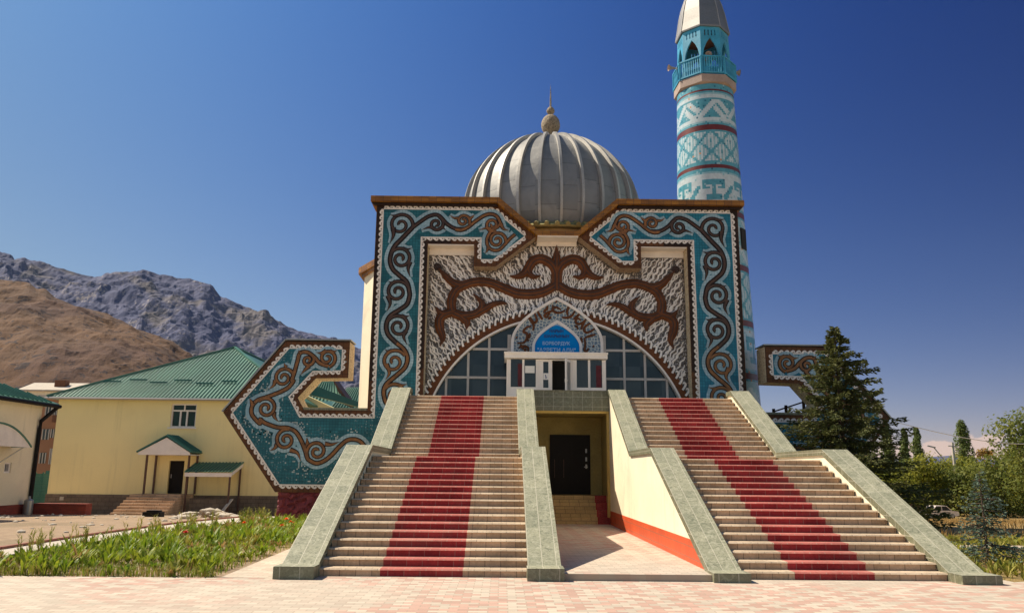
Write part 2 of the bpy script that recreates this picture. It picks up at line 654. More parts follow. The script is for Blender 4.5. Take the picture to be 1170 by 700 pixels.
MT['concrete'] = plain('pale_concrete', (.50, .45, .38), .9, .12, 1, .3)
MT['kerb'] = plain('red_kerb_stone', (.30, .12, .09), .9, .2, 2, .3)
MT['bark'] = plain('bark', (.09, .06, .04), .9, .3, 4, .6)
MT['brightblue'] = plain('blue_sign_panel', (.002, .23, .62), .75, .06, 1, 0, spec=.1)
MT['textdark'] = plain('navy_lettering', (.012, .04, .20), .5, .05, 1, 0)
MT['textlight'] = plain('pale_blue_lettering', (.36, .55, .78), .6, .05, 1, 0)
MT['paper'] = plain('white_paper', (.74, .72, .72), .8, .03, 1, 0)
MT['maroon'] = plain('maroon_curtain', (.09, .012, .02), .85, .3, 4, .2)
MT['kioskblue'] = plain('turquoise_paint', (.045, .31, .50), .45, .22, 1.6, .1, dirt=((.16, .42, .56), .5))
MT['kioskdark'] = plain('blue_slat_paint', (.03, .24, .36), .5, .25, 2, .1)
MT['pinkstone'] = plain('pinkish_render', (.37, .29, .255), .8, .2, 2, .3)
MT['rust'] = plain('rust_brown_ceiling', (.16, .065, .03), .8, .3, 2, .2)


def speckled(name='speckled_cream_stucco', a=(.66, .54, .36), d_=(.22, .12, .05)):
    m, t, b = mk(name)
    N = NT(t)
    vo = N.n('ShaderNodeTexVoronoi')
    vo.inputs['Scale'].default_value = 16
    N.link(N.obj(), vo.inputs['Vector'])
    f = N.math('MULTIPLY', N.ramp(vo.outputs['Distance'], .30, .42, 1, 0), N.ramp(N.noise(N.obj(), 5, 3), .42, .5))
    c = N.mix(f, a, d_)
    N.link(c, b.inputs['Base Color'])
    b.inputs['Roughness'].default_value = .85
    return m


def field_mosaic():
    m, t, b = mk('grey_pebble_mosaic')
    N = NT(t)
    o = N.obj()
    vo = N.n('ShaderNodeTexVoronoi')
    vo.inputs['Scale'].default_value = 15
    N.link(o, vo.inputs['Vector'])
    wv = N.n('ShaderNodeSeparateColor')
    N.link(vo.outputs['Color'], wv.inputs[0])
    s = N.sep(o)
    zone = N.ramp(N.math('ADD', s[2], N.math('MULTIPLY', N.noise(o, .6, 3), 3)), 8.6, 11.2)
    c1 = N.mix(N.ramp(wv.outputs[0], 0, 1), (.13, .14, .17), (.38, .37, .38))
    c2 = N.mix(N.ramp(wv.outputs[0], 0, 1), (.25, .19, .15), (.47, .41, .36))
    c = N.mix(zone, c1, c2)
    spark = N.math('GREATER_THAN', wv.outputs[1], .88)
    c = N.mix(spark, c, (.70, .55, .38))
    c = N.mix(N.ramp(vo.outputs['Distance'], .3, .6), c, (.06, .05, .045))
    N.link(c, b.inputs['Base Color'])
    b.inputs['Roughness'].default_value = .5
    N.bump(vo.outputs['Distance'], b, -.5, .02)
    return m


def lattice_mosaic():
    m, t, b = mk('star_lattice_mosaic')
    N = NT(t)
    s = N.sep(N.obj())
    vec = N.comb(s[0], s[2])
    vo = N.n('ShaderNodeTexVoronoi', feature='DISTANCE_TO_EDGE', voronoi_dimensions='2D')
    vo.inputs['Scale'].default_value = 7.5
    vo.inputs['Randomness'].default_value = .8
    N.link(vec, vo.inputs['Vector'])
    v2 = N.n('ShaderNodeTexVoronoi', voronoi_dimensions='2D')
    v2.inputs['Scale'].default_value = 7.5
    v2.inputs['Randomness'].default_value = .8
    N.link(vec, v2.inputs['Vector'])
    sc = N.n('ShaderNodeSeparateColor')
    N.link(v2.outputs['Color'], sc.inputs[0])
    c = N.mix(sc.outputs[0], (.10, .17, .25), (.21, .28, .34))
    star = N.ramp(v2.outputs['Distance'], .10, .16, 1, 0)
    c = N.mix(N.math('MULTIPLY', star, .6), c, (.08, .14, .22))
    c = N.mix(N.ramp(vo.outputs['Distance'], .07, .11, 1, 0), c, (.58, .59, .54))
    N.link(c, b.inputs['Base Color'])
    b.inputs['Roughness'].default_value = .5
    return m


def window_glass():
    m, t, b = mk('blue_grey_window_glass')
    N = NT(t)
    n = N.noise(N.obj(), .9, 3)
    s_ = N.sep(N.obj())
    wp = N.n('ShaderNodeTexWhiteNoise', noise_dimensions='2D')
    N.link(N.comb(N.math('FLOOR', N.math('DIVIDE', s_[0], .82)), N.math('FLOOR', N.math('DIVIDE', s_[2], 1.14))), wp.inputs['Vector'])
    n = N.math('ADD', N.math('MULTIPLY', n, .6), N.math('MULTIPLY', wp.outputs['Value'], .4))
    c = N.mix(N.ramp(n, .25, .75), (.010, .022, .034), (.040, .058, .074))
    N.link(c, b.inputs['Base Color'])
    b.inputs['Roughness'].default_value = .12
    b.inputs['Specular IOR Level'].default_value = .35
    N.bump(N.noise(N.obj(), .9, 2), b, .22, .06)
    return m


def dome_sheet():
    m, t, b = mk('grey_dome_sheet')
    N = NT(t)
    o = N.obj()
    s = N.sep(o)
    ang = N.math('FLOOR', N.math('MULTIPLY', N.math('ARCTAN2', N.math('SUBTRACT', s[0], 0.03), N.math('SUBTRACT', s[1], 22.5)), 28 / (2 * math.pi)))
    w = N.n('ShaderNodeTexWhiteNoise', noise_dimensions='1D')
    N.link(ang, w.inputs['W'])
    zz = N.math('MULTIPLY', N.math('ADD', s[2], N.math('MULTIPLY', w.outputs['Value'], .5)), .95)
    row = N.math('FLOOR', zz)
    w2 = N.n('ShaderNodeTexWhiteNoise', noise_dimensions='2D')
    N.link(N.comb(ang, row), w2.inputs['Vector'])
    fr = N.math('FRACT', zz)
    seam = N.math('LESS_THAN', fr, .035)
    c = N.mix(w2.outputs['Value'], (.235, .24, .245), (.325, .325, .32))
    c = N.mix(N.math('MULTIPLY', N.ramp(N.noise(o, 1.4, 6, .6, .5), .45, .7), .35), c, (.15, .155, .165))
    c = N.mix(N.math('MULTIPLY', seam, .5), c, (.14, .14, .14))
    N.link(c, b.inputs['Base Color'])
    b.inputs['Roughness'].default_value = .64
    b.inputs['Metallic'].default_value = .66
    h = N.math('ADD', N.math('MULTIPLY', N.noise(o, 1.6, 3), 1.0), N.math('MULTIPLY', seam, -.6))
    N.bump(h, b, .35, .06)
    return m


def paving(name, a, c_, mortar, bw=.235, bh=.118):
    """two tones of block paving laid in staggered rows"""
    m, t, b = mk(name)
    N = NT(t)
    o = N.obj()
    s = N.sep(o)
    row = N.math('FLOOR', N.math('DIVIDE', s[1], bh))
    sh = N.math('MULTIPLY', N.math('PINGPONG', row, 2), .5)
    xx = N.math('ADD', N.math('DIVIDE', s[0], bw), sh)
    colm = N.math('FLOOR', xx)
    alt = N.math('FLOORED_MODULO', colm, 2)
    w = N.n('ShaderNodeTexWhiteNoise', noise_dimensions='2D')
    N.link(N.comb(colm, row), w.inputs['Vector'])
    flip = N.math('GREATER_THAN', w.outputs['Value'], .9)
    alt = N.math('ABSOLUTE', N.math('SUBTRACT', alt, flip))
    zone = N.ramp(N.noise(o, .16, 2), .42, .50, .12, 1.0)
    c = N.mix(N.math('MULTIPLY', alt, zone), a, c_)
    w2 = N.n('ShaderNodeTexWhiteNoise', noise_dimensions='2D')
    N.link(N.comb(row, colm), w2.inputs['Vector'])
    k = N.ramp(N.math('ADD', N.math('MULTIPLY', w2.outputs['Value'], .5), N.math('MULTIPLY', N.noise(o, .8, 6, .6), .7)), .25, .9, .82, 1.13, False)
    c = N.mix(1.0, c, N.comb(k, k, k), 'MULTIPLY')
    fx = N.math('FRACT', xx)
    fy = N.math('FRACT', N.math('DIVIDE', s[1], bh))
    jx = N.math('MAXIMUM', N.math('LESS_THAN', fx, .03), N.math('GREATER_THAN', fx, .97))
    jy = N.math('MAXIMUM', N.math('LESS_THAN', fy, .05), N.math('GREATER_THAN', fy, .95))
    j = N.math('MAXIMUM', jx, jy)
    c = N.mix(N.math('MULTIPLY', j, .8), c, mortar)
    dirt = N.ramp(N.noise(o, .5, 8, .7, .5), .5, .75)
    c = N.mix(N.math('MULTIPLY', dirt, .3), c, (.36, .29, .22))
    N.link(c, b.inputs['Base Color'])
    b.inputs['Roughness'].default_value = .9
    N.bump(N.math('SUBTRACT', N.math('MULTIPLY', N.noise(o, 30, 3), .4), j), b, .3, .006)
    return m


def soil():
    m, t, b = mk('dusty_ground')
    N = NT(t)
    o = N.obj()
    s = N.sep(o)
    n1, n2 = N.noise(o, .25, 8, .6), N.noise(o, 3, 6, .65)
    dust = N.mix(N.ramp(n2, .3, .7), (.36, .26, .17), (.27, .19, .125))
    dust = N.mix(N.math('MULTIPLY', N.ramp(n1, .5, .62), .7), dust, (.20, .15, .09))
    mead = N.mix(N.ramp(n1, .35, .62), (.40, .25, .085), (.27, .19, .07))
    mead = N.mix(N.ramp(n2, .42, .68), mead, (.20, .15, .055))
    mead = N.mix(N.ramp(N.noise(o, .09, 4), .56, .66, 0, .75), mead, (.09, .10, .03))
    right = N.ramp(N.math('ADD', s[0], N.math('MULTIPLY', n1, 3)), 4, 8)
    c = N.mix(right, dust, mead)
    N.link(c, b.inputs['Base Color'])
    b.inputs['Roughness'].default_value = .95
    N.bump(N.math('ADD', n2, N.noise(o, 14, 4)), b, .6, .06)
    return m


def rock_mat(name, a, b_, c_, sc, k=(.45, .6), lim=(.52, .64), tan=None):
    m, t, b = mk(name)
    N = NT(t)
    o = N.obj()
    g = N.n('ShaderNodeNewGeometry')
    nz = N.sep(g.outputs['Normal'])[2]
    n1 = N.noise(o, sc, 10, .62, .4)
    n2 = N.noise(o, sc * 6, 8, .68, .5)
    c = N.mix(N.ramp(n1, *k), a, b_)
    f = N.math('ADD', N.math('MULTIPLY', n2, .75), N.math('MULTIPLY', N.math('SUBTRACT', 1.0, nz), .25))
    if tan: c = N.mix(N.math('MULTIPLY', N.ramp(N.noise(o, sc * .35, 5, .6), .5, .62), .8), c, tan)
    f = N.math('ADD', f, N.math('MULTIPLY', N.math('SUBTRACT', N.noise(o, sc * .6, 4), .5), .35))
    c = N.mix(N.ramp(f, *lim), c, c_)
    N.link(c, b.inputs['Base Color'])
    b.inputs['Roughness'].default_value = .95
    N.bump(N.math('ADD', N.math('MULTIPLY', n1, .4), n2), b, 1.0, 22 * .012 / sc * .12)
    return m


def leafmat(name, a, b_, rough=.6, scale=1.2, trans=.25):
    m, t, b = mk(name)
    N = NT(t)
    o = N.obj()
    n = N.math('ADD', N.math('MULTIPLY', N.noise(o, scale, 3), .5), N.math('MULTIPLY', N.noise(o, scale * 9, 2), .5))
    c = N.mix(N.ramp(n, .35, .65), a, b_)
    N.link(c, b.inputs['Base Color'])
    b.inputs['Roughness'].default_value = rough
    b.inputs['Specular IOR Level'].default_value = .25
    if trans:
        tr = N.n('ShaderNodeBsdfTranslucent')
        N.link(c, tr.inputs['Color'])
        mx = N.n('ShaderNodeMixShader')
        mx.inputs[0].default_value = trans
        out = t.nodes['Material Output']
        N.link(b.outputs[0], mx.inputs[1])
        N.link(tr.outputs[0], mx.inputs[2])
        N.link(mx.outputs[0], out.inputs['Surface'])
    return m


def cap_stone():
    m, t, b = mk('green_stone_slab')
    N = NT(t)
    o = N.obj()
    uv = N.sep(N.n('ShaderNodeTexCoord').outputs['UV'])
    fx = N.math('FRACT', N.math('DIVIDE', uv[0], .245))
    fy = N.math('FRACT', N.math('DIVIDE', uv[1], .33))
    w = N.n('ShaderNodeTexWhiteNoise', noise_dimensions='2D')
    N.link(N.comb(N.math('FLOOR', N.math('DIVIDE', uv[0], .245)), N.math('FLOOR', N.math('DIVIDE', uv[1], .33))), w.inputs['Vector'])
    c = N.mix(w.outputs['Value'], (.27, .275, .195), (.37, .365, .26))
    n = N.noise(o, 5, 8, .7, 1.6)
    c = N.mix(N.math('MULTIPLY', N.ramp(n, .50, .62), .55), c, (.47, .46, .35))
    c = N.mix(N.math('MULTIPLY', N.ramp(N.noise(o, 8, 8, .7, 2.4), .50, .36), .75), c, (.13, .145, .095))
    k = N.ramp(N.noise(o, 26, 4, .7), .3, .7, .80, 1.18)
    c = N.mix(1.0, c, N.comb(k, k, k), 'MULTIPLY')
    jx = N.math('LESS_THAN', fx, .045)
    jy = N.math('MULTIPLY', N.math('LESS_THAN', fy, .03), N.ramp(w.outputs['Value'], .2, .9, .1, .5))
    c = N.mix(N.math('MAXIMUM', N.math('MULTIPLY', jx, .85), jy), c, (.56, .53, .42))
    N.link(c, b.inputs['Base Color'])
    b.inputs['Roughness'].default_value = .5
    b.inputs['Specular IOR Level'].default_value = .3
    N.bump(N.math('SUBTRACT', N.math('MULTIPLY', n, .4), jx), b, .2, .006)
    return m


MT['cap'] = cap_stone()
MT['speckle'] = speckled()
MT['speckle_dark'] = speckled('speckled_brown_stucco', (.36, .26, .18), (.10, .05, .025))
MT['field'] = field_mosaic()
MT['lattice'] = lattice_mosaic()
MT['glass'] = window_glass()
MT['dome'] = dome_sheet()
MT['plaza'] = paving('block_paving', (.525, .455, .372), (.50, .325, .262), (.36, .29, .225))
MT['plain_paving'] = paving('cream_block_paving', (.54, .465, .375), (.50, .41, .33), (.40, .33, .26))
MT['soil'] = soil()
MT['rock'] = rock_mat('hazy_grey_cliff_rock', (.054, .066, .145), (.085, .092, .17), (.31, .275, .28), .010, (.38, .64), (.50, .62), (.13, .112, .105))  # grey rock tinted blue, distance haze put into its colour
MT['hill'] = rock_mat('dry_brown_hillside', (.122, .056, .021), (.096, .044, .018), (.034, .018, .018), .012, (.40, .60), (.465, .50), (.080, .034, .022))
MT['spruce'] = leafmat('spruce_needles', (.055, .072, .024), (.13, .135, .04), .7, .9, .2)
MT['bluespruce'] = leafmat('blue_spruce_needles', (.07, .11, .075), (.14, .20, .16), .7, 2, .2)
MT['bush'] = leafmat('hedge_leaves', (.12, .16, .024), (.38, .36, .05), .6, .16, .5)
MT['darkbush'] = leafmat('dark_hedge_leaves', (.075, .115, .024), (.24, .25, .05), .6, .16, .5)
MT['poplar'] = leafmat('poplar_leaves', (.08, .13, .04), (.19, .23, .06), .6, .4, .4)
MT['autumn'] = leafmat('autumn_leaves', (.26, .14, .02), (.20, .14, .03), .6, .5)
MT['garden'] = leafmat('garden_leaves', (.12, .22, .012), (.30, .34, .03), .5, 1.5, .4)
MT['grass'] = leafmat('grass_blades', (.16, .20, .03), (.36, .31, .07), .7, .8, .3)
MT['drygrass'] = leafmat('dry_grass_blades', (.42, .27, .10), (.27, .18, .065), .8, .5, .35)
MT['petal'] = plain('orange_petals', (.85, .16, .01), .6, .2, 10, 0)
MT['petalred'] = plain('red_petals', (.75, .03, .01), .6, .2, 10, 0)

# ------------------------------------------------------------------ ground, paving
def axis_pts(lo, hi, near, step):
    a = []
    x = -near
    while x <= near:
        a.append(x)
        x += step
    g = near
    up, dn = [], []
    st = step
    while g < hi:
        st *= 1.35
        g += st
        up.append(min(g, hi))
    g, st = near, step
    while g < -lo:
        st *= 1.35
        g += st
        dn.append(max(-g, lo))
    return sorted(set(dn)) + a + sorted(set(up))


gx, gy = axis_pts(-9000, 9000, 60, 2.0), axis_pts(-9000, 9000, 100, 2.0)
mb = MB()
vs = [(x, y, terr(x, y)) for y in gy for x in gx]
nx = len(gx)
fs = [(j * nx + i, j * nx + i + 1, (j + 1) * nx + i + 1, (j + 1) * nx + i) for j in range(len(gy) - 1) for i in range(nx - 1)]
mb.idx(vs, fs)
tag(mb.build('ground', MT['soil'], smooth=True), kind='structure')

mb = MB()
mb.prism([(-45, -16), (45, -16), (45, 2.6), (9, 1.75), (5.9, .36), (5.9, .6), (-6.0, .6), (-6.32, .13), (-45, .13)], -.3, .006, 'z')
tag(mb.build('plaza', MT['plaza']), kind='structure')
mb = MB()
mb.prism([(-6.32, .131), (-5.35, .131), (-5.35, 9.0), (-6.75, 8.6), (-6.52, 5.9)], -.3, .010, 'z')
tag(mb.build('pavement', MT['plain_paving']), kind='structure')
# concrete path running away on the left with its kerb
A = [(-11.62, .6), (-11.63, 3.4), (-11.9, 10), (-12.3, 17), (-12.5, 24)]
B = [(-10.9, .6), (-10.95, 3.4), (-10.75, 10), (-10.75, 17), (-10.9, 24)]
mb = MB()
for i in range(4):
    n = 6
    for k in range(n):
        def L(P, t):
            x = P[i][0] + (P[i + 1][0] - P[i][0]) * t
            y = P[i][1] + (P[i + 1][1] - P[i][1]) * t
            return (x, y, terr(-11, y) + .07)
        mb.face([L(A, k / n), L(B, k / n), L(B, (k + 1) / n), L(A, (k + 1) / n)])
tag(mb.build('path', MT['concrete']), kind='structure')
mb = MB()
for i in range(4):
    for k in range(6):
        y0 = A[i][1] + (A[i + 1][1] - A[i][1]) * k / 6
        y1 = A[i][1] + (A[i + 1][1] - A[i][1]) * (k + 1) / 6
        x0 = A[i][0] + (A[i + 1][0] - A[i][0]) * k / 6
        x1 = A[i][0] + (A[i + 1][0] - A[i][0]) * (k + 1) / 6
        mb.bar((x0 - .05, y0, terr(-11, y0) + .06), (x1 - .05, y1 - .03, terr(-11, y1) + .06), .10, .12)
tag(mb.build('kerb', MT['kerb']), kind='structure')


# ------------------------------------------------------------------ mountains
def ridge(name, mat, dist, depth, sky_pts, az0, az1, amp, freq, seed, cols=260, rows=70, base_v=600, power=.8):
    """terrain whose skyline follows the photographed one: columns by azimuth, rows from foot to crest and down the far side"""
    mb = MB()
    P = sorted(sky_pts)

    def crest(u):
        for i in range(len(P) - 1):
            if P[i][0] <= u <= P[i + 1][0]:
                t = (u - P[i][0]) / (P[i + 1][0] - P[i][0])
                return P[i][1] + (P[i + 1][1] - P[i][1]) * t
        return P[0][1] if u < P[0][0] else P[-1][1]
    def soft(u):
        return sum(crest(u + k * 12) for k in range(-6, 7)) / 13
    vs = []
    back = 14
    for c in range(cols + 1):
        u = az0 + (az1 - az0) * c / cols
        top = at(u, crest(u), CAMY + dist + depth)
        d = Vector((top.x - CAMX, top.y - CAMY, 0)).normalized()
        Lt = math.hypot(top.x - CAMX, top.y - CAMY)
        tops = at(u, max(crest(u), soft(u)), CAMY + dist + depth).z
        for r in range(rows + back + 1):
            if r <= rows:
                t = r / rows
                L = Lt - depth * (1 - t)
                h = -4 + (tops + (top.z - tops) * ss(.72, 1, t) + 4) * t ** power
            else:
                t = 1 - (r - rows) / back
                L = Lt + depth * (r - rows) / back
                h = -4 + (top.z + 4) * t ** .9
            x, y = CAMX + d.x * L, CAMY + d.y * L
            q = Vector((x * freq, y * freq, seed))
            n = noise.ridged_multi_fractal(q, 1.0, 2.1, 6, 1.0, 2.0) - 1.1
            n2 = noise.fractal(q * 5, 1.0, 2.0, 5)
            w = min(1, t * 3) * (1.0 if r < rows else .7)
            damp = 1.0 if r < rows - 6 else .7
            vs.append((x, y, h + amp * w * damp * (n * .8 + n2 * .32 + (.30 if r > rows - 14 else .1))))
    k = rows + back + 1
    fs = [(c * k + r, (c + 1) * k + r, (c + 1) * k + r + 1, c * k + r + 1) for c in range(cols) for r in range(k - 1)]
    mb.idx(vs, fs)
    o = mb.build(name, mat, smooth=False)
    return tag(o, kind='structure')


ridge('rocky_mountain', MT['rock'], 2300, 1100,
      [(-420, 330), (-200, 270), (-60, 290), (0, 292), (12, 296), (16, 300), (40, 300), (68, 303), (92, 312), (110, 316), (128, 317), (150, 312), (190, 311), (212, 317), (240, 330), (252, 343), (275, 350), (300, 360), (325, 371), (345, 382), (372, 388), (388, 396), (420, 404), (450, 420), (520, 455), (600, 490), (760, 520), (900, 534)],
      -420, 900, 62, .0034, 3.3, 460, 110, power=.85)
ridge('dry_hill', MT['hill'], 700, 520,
      [(-420, 350), (-160, 322), (-40, 324), (0, 323), (33, 325), (42, 334), (52, 334), (64, 342), (90, 352), (105, 356), (130, 366), (170, 385), (195, 394), (212, 405), (240, 425), (290, 460), (380, 500), (520, 530)],
      -420, 520, 17, .005, 9.1, 300, 80, power=.62)
ridge('far_hills', MT['rock'], 5200, 900,
      [(640, 530), (800, 528), (950, 530), (1040, 524), (1085, 521), (1120, 524), (1180, 528), (1300, 515), (1500, 530)],
      640, 1500, 25, .001, 5.0, 120, 20)


# ------------------------------------------------------------------ mosque: facade
YF, YR = 17.488, 18.088           # the border frame's face and the recessed field behind it
mosque = thing('mosque', 'mosque with twin-arrow mosaic facade, brown carved scrolls, arched window and ribbed grey dome', 'mosque', (0, YF, 0))


def fp(u, v, Y=YF):
    p = at(u, v, Y)
    return (p.x, p.z)


def crop(pts, x0, y0, s, Y=YF):
    return [fp(x0 + p[0] / s, y0 + p[1] / s, Y) for p in pts]


OUT = [(-7.19, 12.06), (-2.42, 12.06), (-.86, 10.72), (-2.44, 9.48), (-3.29, 9.48), (-3.29, 10.37), (-5.11, 10.37),
       (-5.11, .81), (-10.44, .81), (-12.58, 3.70), (-10.41, 6.43), (-7.97, 6.43), (-7.97, 5.05), (-9.19, 5.02), (-9.83, 4.28), (-9.56, 3.83), (-7.19, 3.83)]


def mir(pts, s):
    return [(s * p[0], p[1]) for p in pts]


def spiral(c, r0, a0, turns, n=46, r1=.14):
    pts = []
    for i in range(n + 1):
        t = i / n
        r = r0 * (1 - t) + r0 * r1 * t
        a = R(a0) + turns * 2 * math.pi * t
        pts.append((c[0] + r * math.cos(a), c[1] + r * math.sin(a)))
    return pts


def taper(w0, w1, n, p=1.0):
    return [w0 + (w1 - w0) * (i / (n - 1)) ** p for i in range(n)]


# traced from the photograph, left half (pixels of enlarged crops, turned into metres on the facade plane)
STEMS, VOL, LEAF = [], [], []     # (points, width, gold) / (centre, radius, start angle, turns, gold) / (points, width, gold)
c1 = (415, 215, 5.8333)
c5 = (415, 335, 5.8333)
c6 = (500, 225, 7.775)
col = crop([(330, 262), (260, 335), (205, 395), (180, 470), (195, 535), (240, 580), (290, 625), (308, 690)], *c1) + crop([(308, 25), (290, 75), (240, 112), (180, 152), (155, 210), (165, 270), (210, 320), (270, 372), (295, 430), (280, 490), (230, 540), (160, 600), (138, 650), (150, 720), (200, 780), (260, 830)], *c5)
STEMS.append((col, .20, 'mix'))
STEMS.append((crop([(330, 262), (385, 222), (440, 188), (500, 182), (560, 240), (620, 272), (690, 272)], *c1) + crop([(165, 288), (210, 296), (270, 270), (340, 215), (420, 165), (480, 155), (530, 180), (560, 240)], *c6), .175, 0.5))
STEMS.append((crop([(560, 235), (530, 270), (490, 292), (450, 345), (438, 400), (455, 450), (500, 475), (550, 468), (600, 420), (640, 375), (688, 333)], *c6), .155, 1))
for c, r0, a0, tn, base, g in (((250, 245), 80, 345, 1.55, c1, 0), ((487, 240), 50, 70, -1.5, c1, 0), ((250, 470), 72, 150, -1.55, c1, 0),
                               ((228, 690), 72, 30, 1.55, c1, 0), ((235, 222), 74, 150, -1.55, c5, 0), ((205, 455), 76, 30, 1.55, c5, 1), ((212, 675), 70, 150, -1.5, c5, 1),
                               ((228, 215), 58, 330, 1.45, c6, 1), ((490, 248), 62, 300, -1.4, c6, 1), ((528, 387), 76, 350, 1.5, c6, 1)):
    p = crop([c], *base)[0]
    VOL.append((p, r0 / base[2] / 900 * 29.9 * 1.10, a0, tn, g))
for pts, base, w, g in (([(238, 182), (210, 186), (182, 180)], c1, .10, 0), ([(200, 262), (202, 315), (180, 368)], c1, .14, 0), ([(480, 272), (440, 262), (388, 280)], c1, .11, 0), ([(505, 272), (530, 264), (552, 284)], c1, .10, 0),
                        ([(262, 402), (295, 408), (328, 398)], c1, .10, 0), ([(312, 490), (300, 540), (314, 595)], c1, .13, 0), ([(215, 622), (190, 630), (168, 620)], c1, .10, 0),
                        ([(255, 150), (285, 156), (310, 148)], c5, .10, 0), ([(285, 250), (270, 290), (294, 345)], c5, .13, 0), ([(165, 15), (180, 70), (160, 118)], c5, .13, 0), ([(190, 382), (165, 386), (146, 374)], c5, .10, 0), ([(155, 470), (175, 530), (148, 578)], c5, .13, 1), ([(220, 606), (260, 612), (292, 604)], c5, .10, 1),
                        ([(180, 190), (145, 188), (108, 163)], c6, .09, 1), ([(285, 195), (310, 178), (328, 158)], c6, .09, 1), ([(560, 240), (585, 285), (636, 302)], c6, .12, 1), ([(478, 284), (430, 280), (368, 296)], c6, .10, 1), ([(448, 455), (440, 480), (422, 502)], c6, .09, 1)):
    LEAF.append((crop(pts, *base), w, g))
w2, w3, w4, w5 = (250, 385, 7), (330, 385, 7), (260, 470, 7), (350, 470, 7)
WSTEM = [(crop([(318, 232), (250, 208), (205, 160), (150, 122), (92, 128), (70, 195), (45, 285), (25, 345)], *w3) + crop([(598, 350), (565, 395), (520, 425), (450, 455), (380, 480), (310, 505), (268, 555), (268, 620), (330, 690)], *w2)
          + crop([(262, 62), (300, 90), (400, 125), (480, 130), (545, 160), (590, 230), (622, 310), (640, 370)], *w4) + crop([(30, 390), (80, 412), (140, 395), (200, 350), (265, 280), (330, 228), (400, 224), (450, 255), (500, 330), (560, 380), (640, 370), (720, 300)], *w5), .18, 1)]
WVOL, WLEAF = [], []
for c, r0, a0, tn, base in (((308, 168), 66, 285, 1.55, w3), ((155, 185), 46, 40, -1.35, w3), ((520, 325), 74, 10, 1.55, w2), ((380, 568), 76, 140, -1.55, w2), ((468, 225), 76, 75, 1.5, w4), ((85, 318), 74, 210, -1.5, w5)):
    WVOL.append((crop([c], *base)[0], r0 / base[2] / 900 * 29.9 * 1.10, a0, tn, 1))
for pts, base, w in (([(300, 108), (260, 128), (218, 122)], w3, .11), ([(330, 112), (362, 118), (386, 104)], w3, .10), ([(165, 230), (130, 262), (95, 302)], w3, .12), ([(98, 128), (88, 118), (76, 106)], w3, .10),
                     ([(545, 240), (532, 228), (526, 208)], w2, .10), ([(455, 345), (440, 385), (404, 416)], w2, .12), ([(272, 540), (262, 515), (248, 488)], w2, .12), ([(440, 600), (448, 640), (480, 676)], w2, .13),
                     ([(398, 258), (378, 292), (340, 312)], w4, .12), ([(500, 305), (560, 330), (586, 396)], w4, .13), ([(630, 300), (634, 255), (642, 215)], w4, .10), ([(12, 262), (8, 235), (4, 208)], w5, .10), ([(150, 258), (205, 262), (266, 240)], w5, .12)):
    WLEAF.append((crop(pts, *base), w, 1))

EDGEP = [(-1, 0), (-1, 1), (1, 1), (1, 0)]
ROUND = [(-1, 0), (-.8, .65), (-.35, 1), (.35, 1), (.8, .65), (1, 0)]


def ornament(s, stems, vols, leaves, parent, ybase):
    """pale blue ground, black-brown outline and brown or golden body of one side's scroll work"""
    halo, edge, brown, gold = MB(), MB(), MB(), MB()
    k = 0

    def stroke(pts, wid, g, hal=.26, ramp=.004):
        nonlocal k
        k += 1
        o = .0007 * (k % 23)
        p = mir(pts, s)
        wl = wid if isinstance(wid, list) else [wid] * len(p)
        halo.ribbon(p, [w + hal for w in wl], ybase - .002 - o * .2, .004, ramp=.002)
        edge.ribbon(p, wl, ybase - .010 - o, .012, ramp=ramp)
        if g == 'mix':
            n = len(p)
            cut = int(n * .62)
            brown.ribbon(p[:cut + 1], [w * .42 for w in wl[:cut + 1]], ybase - .020 - o, .012, ramp=ramp)
            gold.ribbon(p[cut:], [w * .52 for w in wl[cut:]], ybase - .024 - o, .012, ramp=ramp)
        elif g == .5:
            n = len(p)
            cut = int(n * .5)
            brown.ribbon(p[:cut + 1], [w * .42 for w in wl[:cut + 1]], ybase - .020 - o, .012, ramp=ramp)
            gold.ribbon(p[cut:], [w * .52 for w in wl[cut:]], ybase - .024 - o, .012, ramp=ramp)
        else:
            (gold if g else brown).ribbon(p, [w * (.58 if g else .46) for w in wl], ybase - .020 - o, .012, ramp=ramp)
    for pts, w, g in stems:
        stroke(smoothline(pts, 8), w, g)
    for c, r, a0, tn, g in vols:
        p = spiral(c, r, a0, tn)
        n = len(p)
        stroke(p, [.16 - .035 * i / n for i in range(n)], g, .24)
        disc = [(s * c[0] + (r * 1.0) * math.cos(2 * math.pi * i / 28), c[1] + (r * 1.0) * math.sin(2 * math.pi * i / 28)) for i in range(28)]
        halo.prism(disc, ybase - .0028 - .0003 * (k % 5), ybase + .003)
    for pts, w, g in leaves:
        p = smoothline(pts, 5)
        n = len(p)
        stroke(p, [max(.015, w * 1.6 * (1 - (i / (n - 1)) ** 1.4)) for i in range(n)], g, .19)
    halo.build('halo', MT['halo'], parent)
    edge.build('scroll_outline', MT['scroll_edge'], parent)
    brown.build('dark_scroll', MT['scroll'], parent)
    gold.build('golden_scroll', MT['scroll_gold'], parent)


